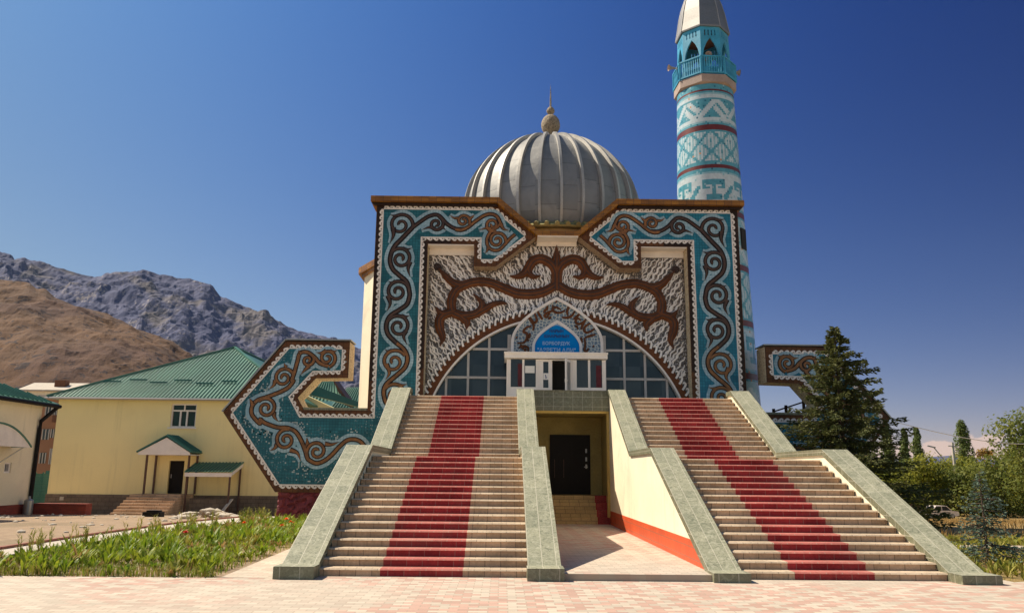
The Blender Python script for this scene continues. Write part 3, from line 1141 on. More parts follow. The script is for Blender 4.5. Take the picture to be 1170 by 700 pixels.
def wave_band(path, closed, side, y, mb, size=.13, pitch=.23, line=.05, flip=False):
    """running-dog border: a white base line with a hook curling off it at every step"""
    pts = list(path) + ([path[0]] if closed else [])
    for i in range(len(pts) - 1):
        a, b = Vector(pts[i]), Vector(pts[i + 1])
        L = (b - a).length
        if L < .05: continue
        d = (b - a) / L
        n = Vector((-d.y, d.x)) * side
        q0, q1 = a, b
        mb.prism([tuple(q0 - n * .004), tuple(q1 - n * .004), tuple(q1 + n * line), tuple(q0 + n * line)][::1], y - .006 - .0004 * (i % 3), y + .004)
        m = max(1, int(round(L / pitch)))
        st = L / m
        for j in range(m):
            o = a + d * (st * (j + .5))
            dd = -d if flip else d
            hook = [o - dd * st * .42 + n * line * .6, o - dd * st * .22 + n * size * .62, o + dd * st * .02 + n * size * .98, o + dd * st * .24 + n * size * .92, o + dd * st * .31 + n * size * .66, o + dd * st * .20 + n * size * .52]
            mb.ribbon(smoothline([tuple(h) for h in hook], 3), taper(st * .42, st * .13, 16), y - .010, .014)


OUT_L = OUT
for s in (-1, 1):
    poly = mir(OUT, -s)          # s = -1: left side as traced
    # body of the frame: brown tiled face, sides in pale stucco
    mb = MB()
    mb.prism(poly, YF, YF + 1.02, mf=0, ms=1)
    for fi, f in enumerate(mb.f):
        if mb.m[fi] == 1 and sum(mb.v[q][2] for q in f) / len(f) > 7.2: mb.m[fi] = 2
    fr = mb.build('ornamental_frame', [MT['frame'], MT['speckle'], MT['speckle_dark']], mosque)
    # darker old tiles on the upper border
    mb = MB()
    q = [(-7.17, 11.98), (-4.1, 11.98), (-4.1, 11.78), (-6.98, 11.78), (-6.98, 5.0), (-7.17, 4.92)]
    mb.prism(mir(q, -s), YF - .004, YF + .01)
    q = [(-5.36, 10.58), (-4.2, 10.58), (-4.2, 10.40), (-5.13, 10.40), (-5.13, 5.45), (-5.36, 5.35)]
    mb.prism(mir(q, -s), YF - .004, YF + .01)
    if s == 1:
        q = [(-7.17, 4.9), (-6.98, 4.98), (-6.98, 3.9), (-7.17, 3.9)]
        mb.prism(mir(q, -s), YF - .004, YF + .01)
    mb.build('dark_border', MT['frame_dark'], fr)
    inn = inset(OUT, .285)
    up = [p for p in inn]
    # split the mosaic panel into the cleaner column and the worn wing at the column's left edge
    mb = MB()
    innm = mir(inn, -s)
    mb.prism(innm, YF - .008, YF + .012, mf=0, ms=0)
    mb.build('mosaic_panel', MT['teal_worn'] if s == -1 else MT['teal'], fr)
    mb = MB()
    ip = inn if area2(inn) > 0 else inn[::-1]
    ipm = mir(ip, -s)
    if area2(ipm) < 0: ipm = ipm[::-1]
    wave_band(ipm, True, -1, YF - .008, mb, size=.125, flip=(s == 1))
    mb.build('wave_trim', MT['wave'], fr)
    ornament(-s, STEMS + WSTEM, VOL + WVOL, LEAF + WLEAF, fr, YF - .014)
    mb = MB()
    rs = random.Random(31)
    src = [p for pts, w_, g_ in WSTEM for p in smoothline(pts, 6)] + [v_[0] for v_ in WVOL for _ in range(8)]
    for _ in range(2600):
        p = rs.choice(src)
        a, r = rs.uniform(0, 6.283), .16 + abs(rs.gauss(0, .26))
        x, z = round((p[0] + r * math.cos(a)) / .055) * .055, round((p[1] + r * math.sin(a)) / .055) * .055
        if not (-12 < x < -7.5 and 1.15 < z < 6.1) or (x > -9.5 and 3.45 < z < 5.45): continue
        if z < 1.2 or x < -12.0 + abs(z - 3.7) * .62 or (z > 3.4 and z < 5.4 and x > -10.35): continue
        if noise.noise(Vector((x * 1.3, z * 1.3, 8))) < -.08: continue
        mb.face([(-s * (x - .024), YF - .0115, z - .024), (-s * (x + .024), YF - .0115, z - .024), (-s * (x + .024), YF - .0115, z + .024), (-s * (x - .024), YF - .0115, z + .024)])
    mb.build('loose_white_tiles', MT['paleblue'], fr)
    # thin metal coping along the wing's top edges, green stone ledge in its opening
    mb = MB()
    for a, b in (((-12.62, 3.74), (-10.43, 6.50)), ((-10.43, 6.50), (-7.93, 6.50))):
        mb.bar((-s * a[0], YF + .5, a[1]), (-s * b[0], YF + .5, b[1]), 1.12, .05)
    mb.build('metal_coping', MT['steel'], fr)
    mb = MB()
    mb.box(min(-s * 9.58, -s * 7.2), max(-s * 9.58, -s * 7.2), YF - .02, YF + 1.04, 3.832, 3.92)
    mb.build('stone_ledge', MT['cap_side'], fr)
    # rough red stone plinth
    mb = MB()
    x0, x1 = -10.35, -4.9
    nxs, nzs = 60, 18
    g = [[None] * (nzs + 1) for _ in range(nxs + 1)]
    for i in range(nxs + 1):
        for j in range(nzs + 1):
            x, z = x0 + (x1 - x0) * i / nxs, -.8 + 1.6 * j / nzs
            cell = noise.voronoi(Vector((x * 2.2, z * 2.6, 4.0 + s)))[0]
            g[i][j] = (-s * x, YF + .12 - .16 * min(.6, cell[0]) * 1 + .10 * (cell[1] - cell[0] < .08), z)
    for i in range(nxs):
        for j in range(nzs):
            mb.face([g[i][j], g[i + 1][j], g[i + 1][j + 1], g[i][j + 1]])
    mb.box(min(-s * x0, -s * x1), max(-s * x0, -s * x1), YF + .14, YF + .95, -.9, .805)
    mb.build('stone_plinth', MT['stone_red'], fr)

# recessed field wall with the arched opening
ARC, ARR = 2.37, 5.17
def arcpts(r, z0, n=60):
    a0 = math.asin((z0 - ARC) / r)
    return [(r * math.cos(a0 + (math.pi - 2 * a0) * i / n), ARC + r * math.sin(a0 + (math.pi - 2 * a0) * i / n)) for i in range(n + 1)]


mb = MB()
ap = arcpts(ARR, 3.6)
mb.prism([(-7.1, 3.6), (-7.1, 10.75), (7.1, 10.75), (7.1, 3.6)] + ap, YR, YR + .42)
field = mb.build('facade_field', MT['field'], mosque)
# white board under the centre of the cornice and under the notches
mb = MB()
mb.box(-.80, .80, YR - .05, YR, 10.50, 10.69)
mb.box(-.80, .80, YF - .20, YR - .051, 10.66, 10.717)
mb.build('white_board', MT['white'], field)
for s in (-1, 1):
    mb = MB()
    mb.box(min(s * 3.3, s * 5.1), max(s * 3.3, s * 5.1), YR - .03, YR, 10.08, 10.366)
    mb.box(min(s * 3.3, s * 5.1), max(s * 3.3, s * 5.1), YF + .015, YR - .031, 10.335, 10.366)
    mb.build('white_board', MT['white'], field)
# wavy white stucco lines all over the field
rnd = random.Random(5)
mb = MB()


def infield(x, z):
    ax = abs(x)
    if ax > 5.02 or z > 10.49: return False
    if math.hypot(x, z - ARC) < ARR + .46: return False
    if ax < 2.0 and z < 8.5 - ax * .75: return False
    if z > 10.07 and 3.2 < ax: return False
    if ax < 3.4 and z > 9.4 and ax > .86 and z < 12 and (ax > 2.4 or z > 9.4 + (2.44 - ax) * .79): return False
    return True


k = 0
zz = 3.9
while zz < 10.8:
    xx = -5.2
    row_ = rnd.uniform(0, .12)
    while xx < 5.2:
        x, z = xx + row_ + rnd.uniform(-.015, .015), zz + rnd.uniform(-.28, .28)
        sg = 1 if x < 0 else -1
        ang = sg * (R(6) + R(30) * min(1, abs(x) / 3.0)) + rnd.uniform(-.05, .05)
        xx += .092 / math.cos(ang)
        L = rnd.uniform(.85, 1.3)
        d = (math.sin(ang), -math.cos(ang))
        n_ = (d[1], -d[0])
        ph = 6 * noise.noise(Vector((x * .9, z * .9, 2.0)))
        am = rnd.uniform(.022, .036)
        pts = []
        for i in range(22):
            t = L * (i / 21 - .5)
            w = am * math.sin(ph + (z - t) * 2 * math.pi / .31)
            px, pz = x + d[0] * t + n_[0] * w, z + d[1] * t + n_[1] * w
            if infield(px, pz):
                pts.append((px, pz))
            elif len(pts) > 3:
                break
            else:
                pts = []
        if len(pts) >= 4:
            k += 1
            m_ = len(pts)
            mb.ribbon(pts, [.052 * (.6 + .45 * math.sin(math.pi * (i + .6) / (m_ + .2))) for i in range(m_)], YR - .018 - .0006 * (k % 9), .021, prof=ROUND)
            if rnd.random() < .3:      # a short spur
                q = pts[m_ // 2]
                mb.ribbon([q, (q[0] + .05 * sg, q[1] - .03), (q[0] + .09 * sg, q[1] - .10)], [.045, .035, .015], YR - .024, .026)
    zz += .80
mb.build('stucco_lines', MT['stucco'], field)

# carved brown scroll in high relief
c7 = (480, 270, 5.3875)
def cf(pts):
    return crop(pts, *c7, Y=YR - .1)
CARVE = [  # points, widths along the stroke
    ([(846, 285), (810, 312), (760, 338), (690, 352), (600, 348), (520, 318), (440, 286), (360, 276), (285, 292), (225, 325), (195, 380), (192, 430), (210, 470), (262, 486), (330, 478), (390, 448), (450, 415), (500, 406), (536, 412)], [.30, .30, .32, .34, .34, .32, .30, .30, .30, .30, .30, .30, .30, .30, .28, .26, .20, .13, .02]),
    ([(285, 296), (235, 296), (195, 278), (155, 240), (116, 198)], [.30, .30, .26, .20, .06]),
    ([(215, 455), (190, 466), (150, 478), (118, 512), (122, 570), (138, 620), (122, 672)], [.24, .28, .30, .30, .28, .2, .02]),
    ([(150, 478), (122, 465), (92, 430)], [.24, .2, .02]),
    ([(200, 466), (240, 482), (272, 510), (288, 530), (284, 570)], [.28, .28, .26, .22, .03]),
    ([(350, 470), (378, 440), (376, 400), (328, 352)], [.26, .24, .18, .02]),
    ([(846, 262), (832, 200), (800, 160), (745, 135), (695, 150), (668, 190), (640, 226), (600, 244), (552, 244)], [.30, .32, .32, .32, .32, .30, .26, .18, .02]),
    ([(668, 190), (672, 225), (700, 246), (742, 240)], [.26, .22, .16, .02]),
    ([(846, 330), (846, 200), (846, 120), (843, 56)], [.34, .34, .24, .02]),
]
mb, mg, mt = MB(), MB(), MB()
k = 0
for pts, w in CARVE:
    for s in (-1, 1):
        if s == 1 and pts[0][0] == 846 and pts[-1][0] == 843: continue
        k += 1
        P = smoothline([(p[0], p[1], ww) for p, ww in zip(cf(pts), w)], 7)
        # let the centre line sit on the axis of symmetry
        P = [((-s) * (min(0, p[0] + .0)), p[1], max(.02, p[2] * 1.30)) for p in P]
        xy = [(p[0], p[1]) for p in P]
        ww = [p[2] for p in P]
        o = .0011 * k
        mb.ribbon(xy, ww, YR - .16 - o, .17, prof=ROUND)
        mg.ribbon(xy, [q * .42 for q in ww], YR - .172 - o, .02, prof=EDGEP)
        mt.ribbon(xy, [q * .24 for q in ww], YR - .186 - o, .02, prof=ROUND)
cs = mb.build('carved_scroll', MT['carved'], field, smooth=False)
# the carved scroll's inner groove and its bright crest belong to the same relief
mg.build('scroll_groove', MT['carved_dark'], field)
mt.build('scroll_crest', MT['carved'], field)
for s in (-1, 1):
    pp = cf([(106, 186)])[0]
    mb = MB()
    for r0, r1, y0 in ((.0, .075, .14), (.09, .15, .12)):
        n = 20
        ring = [((-1 if s < 0 else 1) * abs(pp[0]) + r1 * math.cos(2 * math.pi * i / n), pp[1] + r1 * math.sin(2 * math.pi * i / n)) for i in range(n)]
        hole = [((-1 if s < 0 else 1) * abs(pp[0]) + r0 * math.cos(2 * math.pi * i / n), pp[1] + r0 * math.sin(2 * math.pi * i / n)) for i in range(n)]
        mb.prism(ring, YR - y0, YR - .02, holes=[hole] if r0 else ())
    mb.build('scroll_boss', MT['carved_dark'], field)

# brown arch band with white waves outside and a white inner edge
mb, mw, me_ = MB(), MB(), MB()
outr, inr = arcpts(ARR + .33, 3.62, 80), arcpts(ARR + .06, 3.62, 80)
mb.prism(outr + inr[::-1], YR - .10, YR + .05)
band = mb.build('arch_band', MT['carved'], mosque)
o2 = arcpts(ARR + .06, 3.62, 80)
i2 = arcpts(ARR - .01, 3.62, 80)
me_.prism(o2 + i2[::-1], YR - .13, YR + .43)
me_.build('white_edge', MT['white'], band)
seg = arcpts(ARR + .31, 3.62, 58)
for i in range(len(seg) - 1):
    a, b = Vector(seg[i]), Vector(seg[i + 1])
    d = (b - a).normalized()
    n = Vector((d.y, -d.x))
    L = (b - a).length
    sg = 1 if a.x > 0 else -1
    o = (a + b) / 2
    hook = [o - sg * d * L * .5 - n * .06, o - sg * d * L * .2 + n * .10, o + sg * d * L * .1 + n * .16, o + sg * d * L * .35 + n * .14, o + sg * d * L * .38 + n * .10, o + sg * d * L * .22 + n * .08]
    mw.ribbon(smoothline([tuple(h) for h in hook], 3), taper(.085, .03, 16), YR - .125, .12)
mw.build('wave_trim', MT['stucco'], band)

# glazing in the arch
YG = YR + .10
win = MB()
gp = arcpts(ARR - .03, 3.7, 48)
win.prism(gp, YG + .05, YG + .08)
aw = win.build('arched_window', MT['glass'], mosque)
for s in (-1, 1):
    mb = MB()
    for u in (510, 534.7, 558.5):
        x = s * abs(at(u, 430, YG).x)
        zt = ARC + math.sqrt(max(.1, (ARR - .03) ** 2 - x * x))
        mb.box(x - .045, x + .045, YG - .02, YG + .05, 3.75, zt)
    for v in (398.5, 431):
        z = at(540, v, YG).z
        x1 = math.sqrt((ARR - .03) ** 2 - (z - ARC) ** 2)
        mb.box(min(s * 1.6, s * x1), max(s * 1.6, s * x1), YG - .024, YG + .049, z - .045, z + .045)
    x = s * 1.86
    mb.box(x - .07, x + .07, YG - .03, YG + .05, 3.75, 6.9)
    mb.build('window_frame', MT['greyframe'], aw)
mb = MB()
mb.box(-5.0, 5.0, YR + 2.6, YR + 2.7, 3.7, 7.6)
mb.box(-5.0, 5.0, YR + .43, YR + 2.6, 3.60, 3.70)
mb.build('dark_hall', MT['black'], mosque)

# pointed niche over the door: lattice mosaic, white trims, calligraphy, blue sign
YN = YR - .14


def ogive(hw, zb, zs, za, n=14):
    """pointed arch outline, from lower right over the apex to lower left"""
    q = smoothline([(1, -.02), (.985, .10), (.93, .24), (.80, .43), (.62, .60), (.40, .765), (.18, .905), (0, 1.0)], 3)
    right = [(hw, zb)] + [(hw * a, zs + (za - zs) * b) for a, b in q]
    right[-1] = (0, za)
    left = [(-p[0], p[1]) for p in right[::-1]][1:]
    return right + left


nbx = .5 * (at(582, 402, YN).x + at(687, 402, YN).x)
OG1, OG1i = ogive(1.80, 5.5, 6.60, 8.38), ogive(1.69, 5.5, 6.60, 8.25)
OG2, OG2i = ogive(.98, 5.5, 6.40, 7.46), ogive(.87, 5.5, 6.40, 7.31)
mb = MB()
mb.prism(OG1i, YN, YN + .12)
niche = mb.build('portal_niche', MT['lattice'], mosque)
mb = MB()
mb.prism(OG1 + OG1i[::-1], YN - .07, YN + .14)
mb.prism(OG2 + OG2i[::-1], YN - .06, YN - .002)
mb.build('niche_trim', MT['white'], niche)
cn_ = (580, 335, 8.745)
CALL = [[(735, 440), (741, 495)], [(768, 445), (776, 510), (768, 568), (790, 578), (808, 548)], [(876, 410), (825, 425), (772, 442)], [(868, 352), (842, 372), (792, 392), (765, 370), (772, 338), (800, 312), (832, 298)],
        [(782, 258), (748, 318), (735, 362)], [(700, 335), (672, 325)], [(690, 352), (705, 345)], [(778, 262), (732, 302), (690, 300), (680, 274), (702, 250), (732, 272)], [(726, 198), (690, 232), (658, 258)],
        [(672, 178), (642, 222), (600, 242), (542, 240)], [(642, 118), (612, 136), (594, 182), (602, 222)], [(596, 104), (642, 112)], [(572, 172), (530, 192), (480, 190), (450, 162), (482, 138), (532, 162)],
        [(452, 118), (442, 172), (402, 192), (368, 220), (390, 238), (422, 200)], [(376, 158), (364, 194)], [(400, 128), (388, 172)], [(432, 234), (408, 258)], [(294, 172), (322, 222), (346, 262)], [(228, 242), (262, 292), (292, 268), (268, 196)],
        [(194, 222), (232, 272), (260, 322), (254, 372)], [(168, 226), (216, 208)], [(236, 328), (190, 340), (158, 382), (192, 402), (190, 452), (160, 492), (96, 496)], [(222, 398), (214, 452)], [(108, 546), (150, 528), (202, 540), (206, 582)], [(128, 512), (162, 562)], [(182, 552), (170, 580)],
        [(86, 436), (96, 444)], [(480, 82), (492, 88)], [(850, 524), (862, 532)], [(200, 466), (212, 474)]]
mb = MB()
for i, pts in enumerate(CALL):
    P = smoothline(crop(pts, *cn_, Y=YN), 6)
    n = len(P)
    mb.ribbon(P, [.105 * (.55 + .45 * math.sin(math.pi * (j + .8) / (n + .6))) for j in range(n)], YN - .05 - .0008 * i, .055, prof=ROUND)
mb.build('calligraphy', MT['carved'], niche)
mb = MB()
mb.prism(OG2i, YN - .03, YN - .004)
mb.prism(ogive(.868, 5.5, 6.40, 7.305) + OG2i[::-1], YN - .045, YN - .028, mf=1, ms=1)
sign = mb.build('sign_board', [MT['brightblue'], MT['black']], niche)


def lettering(txt, x, z, h, w, y, mat, parent, name='lettering'):
    cu = bpy.data.curves.new('t', 'FONT')
    cu.body = txt
    cu.align_x = 'CENTER'
    cu.size = 1
    cu.extrude = .004
    cu.offset = .028
    o = bpy.data.objects.new('t', cu)
    COL.objects.link(o)
    bpy.context.view_layer.update()
    me = bpy.data.meshes.new_from_object(o.evaluated_get(bpy.context.evaluated_depsgraph_get()))
    COL.objects.unlink(o)
    bpy.data.objects.remove(o)
    xs = [v.co.x for v in me.vertices]
    ys = [v.co.y for v in me.vertices]
    sx, sz = w / (max(xs) - min(xs)), h / (max(ys) - min(ys))
    mx, my = (max(xs) + min(xs)) / 2, min(ys)
    for v in me.vertices:
        v.co = Vector((x + (v.co.x - mx) * sx, y - v.co.z, z + (v.co.y - my) * sz))
    me.materials.clear()
    me.materials.append(mat)
    b = bpy.data.objects.new(name, me)
    COL.objects.link(b)
    b.parent = parent
    b.location = -WL[parent.name]
    return b


k_ = 1 / 8.745 / 900 * (YN - CAMY) * 1.02
for txt, cx, cy, h, w, mt_ in (('НАРЫН', 487, 394, 34, 138, 'textdark'), ('ШААРЫНЫН', 489, 444, 32, 248, 'textdark'), ('БОРБОРДУК', 486, 524, 42, 272, 'textlight'), ('"АЗРЕТИ АЛИ"', 488, 592, 46, 380, 'textlight')):
    q = crop([(cx, cy)], *cn_, Y=YN)[0]
    lettering(txt, q[0], q[1], h * k_, w * k_, YN - .036, MT[mt_], niche, 'sign_lettering')
mb = MB()
q = crop([(430, 335), (460, 322), (488, 316), (516, 322), (545, 335)], *cn_, Y=YN)
mb.ribbon(smoothline(q, 4), .035, YN - .036, .006)
mb.build('sign_emblem', MT['textlight'], niche)

# cornice along the stepped top
TOP = [(-7.40, 12.03), (-2.42, 12.03), (-.84, 10.72), (.84, 10.72), (2.42, 12.03), (7.40, 12.03)]
TOPU = [(-7.40, 12.25), (-2.34, 12.25), (-.76, 10.89), (.76, 10.89), (2.34, 12.25), (7.40, 12.25)]
mb = MB()
mb.prism(TOP + TOPU[::-1], YF - .26, YF + 1.1, mf=0, ms=0)
mb.prism([(p[0] * .985, p[1] - .12) for p in TOP[0:2]] + [TOP[1], TOP[0]], YF - .12, YF - .002, mf=1, ms=1)
mb.prism([(p[0] * .985, p[1] - .12) for p in TOP[4:6]] + [TOP[5], TOP[4]], YF - .12, YF - .002, mf=1, ms=1)
mb.build('cornice', [MT['cornice'], MT['frame_dark']], mosque)

# prayer hall behind, drum, dome
mb = MB()
mb.prism([(-7.20, 18.54), (6.4, 18.54), (6.4, 30), (-8.02, 30), (-8.02, 20.15)], -2.2, 9.75, 'z')
hall = mb.build('hall_wall', MT['cream_side'], mosque)
mb = MB()
mb.prism([(-7.35, 18.52), (6.5, 18.52), (6.5, 30.2), (-8.27, 30.2), (-8.27, 20.05)], 9.75, 10.02, 'z')
mb.prism([(-7.30, 18.53), (6.45, 18.53), (6.45, 30.1), (-8.13, 30.1), (-8.13, 20.10)], 9.63, 9.75, 'z')
mb.build('hall_cornice', MT['cornice'], hall)
DX, DY = .03, 22.5
mb = MB()
mb.lathe([(3.9, 9.7), (3.9, 11.62)], DX, DY, 56)
mb.build('dome_drum', MT['cream_side'], mosque)
mb = MB()
mb.lathe([(3.9, 11.42), (4.40, 11.36), (4.44, 11.43), (3.95, 11.70)], DX, DY, 56)
for i in range(64):
    a = 2 * math.pi * i / 64
    c, s_ = math.cos(a), math.sin(a)
    mb.tube([(DX + 3.96 * c, DY + 3.96 * s_, 11.68), (DX + 4.47 * c, DY + 4.47 * s_, 11.46)], .10, 7)
mb.build('dome_eave', plain('yellow_green_tile', (.28, .24, .09), .6, .35, 3, .2), mosque)
prof = [(3.72, 11.60), (3.95, 12.25), (4.02, 12.85), (4.0, 13.35), (3.90, 13.95), (3.70, 14.55), (3.38, 15.12), (2.94, 15.66), (2.40, 16.12), (1.78, 16.50), (1.14, 16.78), (.52, 16.96), (.10, 17.02)]
prof = smoothline(prof, 3)
NR = 28
mb = MB()
sub = 6
vs = []
nn = NR * sub
for r, z in prof:
    for i in range(nn):
        t = (i % sub) / sub
        cup = 1 - .006 * math.sin(math.pi * t) * 1.0
        a = 2 * math.pi * i / nn + .05
        vs.append((DX + r * cup * math.cos(a), DY + r * cup * math.sin(a), z))
mb.idx(vs, [(j * nn + i, j * nn + (i + 1) % nn, (j + 1) * nn + (i + 1) % nn, (j + 1) * nn + i) for j in range(len(prof) - 1) for i in range(nn)])
dome = mb.build('dome', MT['dome'], mosque, smooth=True)
for i in range(NR):
    a = 2 * math.pi * i / NR + .05
    c, s_ = math.cos(a), math.sin(a)
    mb = MB()
    vs, fs = [], []
    for r, z in prof:
        hw = .055 * (.35 + .65 * min(1, r / 2))
        h = .15 * (.35 + .6 * min(1, r / 2))
        for (o, e) in ((-hw, -.12), (-hw, h), (hw, h), (hw, -.12)):
            rr = r + e * (r / 4.08 * .8 + .2)
            vs.append((DX + rr * c - o * s_, DY + rr * s_ + o * c, z + e * max(0, (z - 13.0) / 4.1)))
    for j in range(len(prof) - 1):
        for q in range(3):
            fs.append((j * 4 + q, j * 4 + q + 1, (j + 1) * 4 + q + 1, (j + 1) * 4 + q))
    mb.idx(vs, fs)
    mb.build('dome_rib', MT['zinc_rib'], dome)
mb = MB()
mb.lathe(smoothline([(.34, 16.95), (.20, 17.2), (.28, 17.36), (.41, 17.56), (.45, 17.78), (.40, 18.02), (.27, 18.2), (.13, 18.28), (.11, 18.33), (.18, 18.43), (.19, 18.54), (.12, 18.66), (.05, 18.72), (.038, 19.1), (.004, 19.87)], 4), DX, DY, 20)
fin = mb.build('finial', MT['mstone'], mosque, smooth=True)

# terrace and lower entrance between the stairs
mb = MB()
mb.box(-5.45, -1.2, 11.90, 18.08, -1.5, 3.86)
mb.box(1.2, 5.45, 11.90, 18.08, -1.5, 3.86)
mb.box(-1.2, 1.2, 12.0, 18.08, 3.44, 3.86)
mb.box(-1.199, 1.199, 13.9, 14.2, .0, 3.44)
ter = mb.build('terrace', MT['cream'], mosque)
mb = MB()
mb.box(-1.32, 1.30, 11.93, 12.02, 3.47, 4.075)
mb.box(-1.33, 1.31, 11.90, 12.30, 4.075, 4.10)
mb.build('parapet', MT['cap_side'], ter)
mb = MB()
mb.box(-1.22, 1.22, 11.97, 12.0, 3.40, 3.468)
mb.build('lintel_strip', MT['ochre'], ter)
mb = MB()
mb.box(-1.195, 1.195, 13.86, 13.899, .90, 3.43)
mb.box(-1.197, 1.195, 12.05, 13.86, 3.40, 3.437)
mb.box(-1.199, -1.15, 12.05, 13.86, .2, 3.40)
mb.box(1.17, 1.199, 12.2, 13.86, .2, 3.40)
mb.build('entrance_wall', MT['olive'], ter)
mb = MB()
mb.box(1.12, 1.199, 12.02, 12.2, .3, 3.398)
mb.build('entrance_jamb', MT['ochre'], ter)
mb = MB()
for i in range(4):
    mb.box(-1.14, 1.165, 12.0 + .24 * i, 13.85, .1 + .205 * i, .1 + .205 * (i + 1))
mb.build('entrance_steps', MT['inner_step'], ter)
mb = MB()
for i in range(4):
    mb.box(.80, 1.168, 11.996 + .24 * i, 12.4 + .2 * i, .1 + .205 * i, .1005 + .205 * (i + 1))
mb.build('red_step_edge', MT['step_red'], ter).data.uv_layers.new(name='UVMap')
p0, p1 = at(630, 498, 13.85), at(673, 565, 13.85)
dx0, dx1, dz1 = p0.x, p1.x, p0.z
mb = MB()
mb.box(dx0, dx1, 13.82, 13.858, .92, dz1)
door = mb.build('steel_door', MT['blackdoor'], mosque)
mb = MB()
mb.box(dx0 - .05, dx0, 13.80, 13.859, .92, dz1 + .05)
mb.box(dx1, dx1 + .05, 13.80, 13.859, .92, dz1 + .05)
mb.box(dx0, dx1, 13.80, 13.859, dz1, dz1 + .05)
mb.box(dx0 + .55 * (dx1 - dx0), dx0 + .565 * (dx1 - dx0), 13.812, 13.82, .95, dz1 - .02)
mb.build('door_frame', MT['blackdoor'], door)
for z in (1.98, 2.25):
    mb = MB()
    mb.box(dx1 - .11, dx1 - .06, 13.77, 13.82, z, z + .13)
    mb.build('door_lock', MT['steel'], door)
mb = MB()
mb.box(dx1 - .11, dx1 - .06, 13.77, 13.82, 1.75, 1.88)
mb.bar((dx1 - .16, 13.76, 1.80), (dx1 - .04, 13.76, 1.80), .025)
mb.build('door_handle', MT['steel'], door)
for q in (.10, .40):
    mb = MB()
    mb.bar((dx0 + q, 13.81, 1.45), (dx0 + q, 13.81, 2.03), .015)
    mb.build('pull_bar', MT['brownwood'], door)

# glazed white vestibule in front of the main door
YV = 16.6
def vx(a): return at(570 + a / 9, 425, YV).x
def vz(b): return at(634, 400 + b / 9, YV).z
mb = MB()
xl, xr = vx(80), vx(1100)
zt = vz(95)
zf = 3.87


def post(a, b, y0=YV, y1=YV + .08, z0=3.87, z1=None):
    mb.box(vx(a), vx(b), y0, y1, z0, z1 or zt)


for a, b in ((80, 122), (380, 430), (1062, 1100), (745, 800)):
    post(a, b)
for a, b in ((92, 97), (105, 110), (392, 397), (408, 413), (760, 765), (778, 783), (1078, 1083)):
    mb.box(vx(a), vx(b), YV - .014, YV + .02, 3.87, zt - .003)
z_s = vz(380)
for a, b in ((122, 380), (800, 1062)):
    mb.box(vx(a), vx(b), YV + .002, YV + .078, 3.87, z_s)
    mb.box(vx(a), vx(b), YV + .002, YV + .078, vz(96), zt)
for a, b in ((240, 262), (917, 940)):
    mb.box(vx(a), vx(b), YV - .006, YV + .07, z_s, vz(96))
# fixed door leaf
mb.box(vx(430), vx(456), YV + .002, YV + .07, 3.87, zt)
mb.box(vx(510), vx(548), YV + .002, YV + .07, 3.87, zt)
mb.box(vx(456), vx(510), YV + .004, YV + .068, 3.87, vz(386))
mb.box(vx(456), vx(510), YV + .004, YV + .068, vz(118), zt)
mb.box(vx(548), vx(745), YV + .004, YV + .07, vz(104), zt)
# returns and roof
for x0, x1 in ((xl, xl + .08), (xr - .08, xr)):
    mb.box(x0, x1, YV + .081, YN - .08, 3.87, zt)
vest = mb.build('vestibule', MT['pvc'], mosque)
mb = MB()
mb.box(vx(57), vx(1115), YV - .14, YN - .076, vz(88), vz(30))
mb.box(vx(57) - .02, vx(1115) + .02, YV - .17, YN - .08, vz(42), vz(24))
mb.build('vestibule_cornice', MT['white'], vest)
for a, b in ((122, 240), (262, 380), (800, 917), (940, 1062)):
    mb = MB()
    mb.box(vx(a), vx(b), YV + .03, YV + .04, z_s, vz(96))
    gl = mb.build('window_pane', MT['glassdark'], vest)
for a, b, c, d in ((195, 238, 140, 372), (1000, 1055, 150, 384)):
    mb = MB()
    mb.box(vx(a), vx(b), YV + .022, YV + .029, vz(d), vz(c))
    mb.build('curtain', MT['maroon'], vest)
mb = MB()
mb.box(vx(456), vx(510), YV + .03, YV + .04, vz(386), vz(118))
mb.build('door_glass', MT['glassdark'], vest)
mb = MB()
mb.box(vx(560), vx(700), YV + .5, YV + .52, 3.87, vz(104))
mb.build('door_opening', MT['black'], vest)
# door leaf standing open
mb = MB()
hx = vx(742)
A0, A1 = Vector((hx, YV - .005, 0)), Vector((hx - .24, YV - .52, 0))
d = (A1 - A0).normalized()
for t0, t1, z0, z1 in ((0, .1, 3.88, vz(105)), (.47, .57, 3.88, vz(105)), (.1, .47, 3.88, 4.35), (.1, .47, vz(130), vz(105))):
    a, b = A0 + d * t0, A0 + d * t1
    n = Vector((d.y, -d.x, 0)) * .025
    mb.prism([(a + n)[:2], (b + n)[:2], (b - n)[:2], (a - n)[:2]], z0, z1, 'z')
lf = mb.build('open_door_leaf', MT['pvc'], vest)
mb = MB()
a, b = A0 + d * .1, A0 + d * .47
mb.prism([(a.x, a.y), (b.x, b.y), (b.x + .01, b.y), (a.x + .01, a.y)], 4.35, vz(130), 'z')
mb.build('leaf_glass', MT['steel'], vest)
mb = MB()
p = A0 + d * .52
mb.box(p.x - .05, p.x + .0, p.y - .06, p.y - .02, vz(345), vz(305))
mb.bar((p.x - .06, p.y - .05, vz(325)), (p.x + .06, p.y - .05, vz(325)), .025)
mb.build('leaf_handle', MT['white'], vest)
mb = MB()
mb.box(vx(270), vx(368), YV + .018, YV + .028, vz(235), vz(162))
mb.build('blank_notice', MT['paper'], vest)
mb = MB()
mb.box(vx(458), vx(510), YV + .012, YV + .028, vz(302), vz(235))
no = mb.build('small_notice', MT['paper'], vest)
mb = MB()
mb.bar((vx(478), YV + .009, vz(252)), (vx(486), YV + .009, vz(280)), .03, .006)
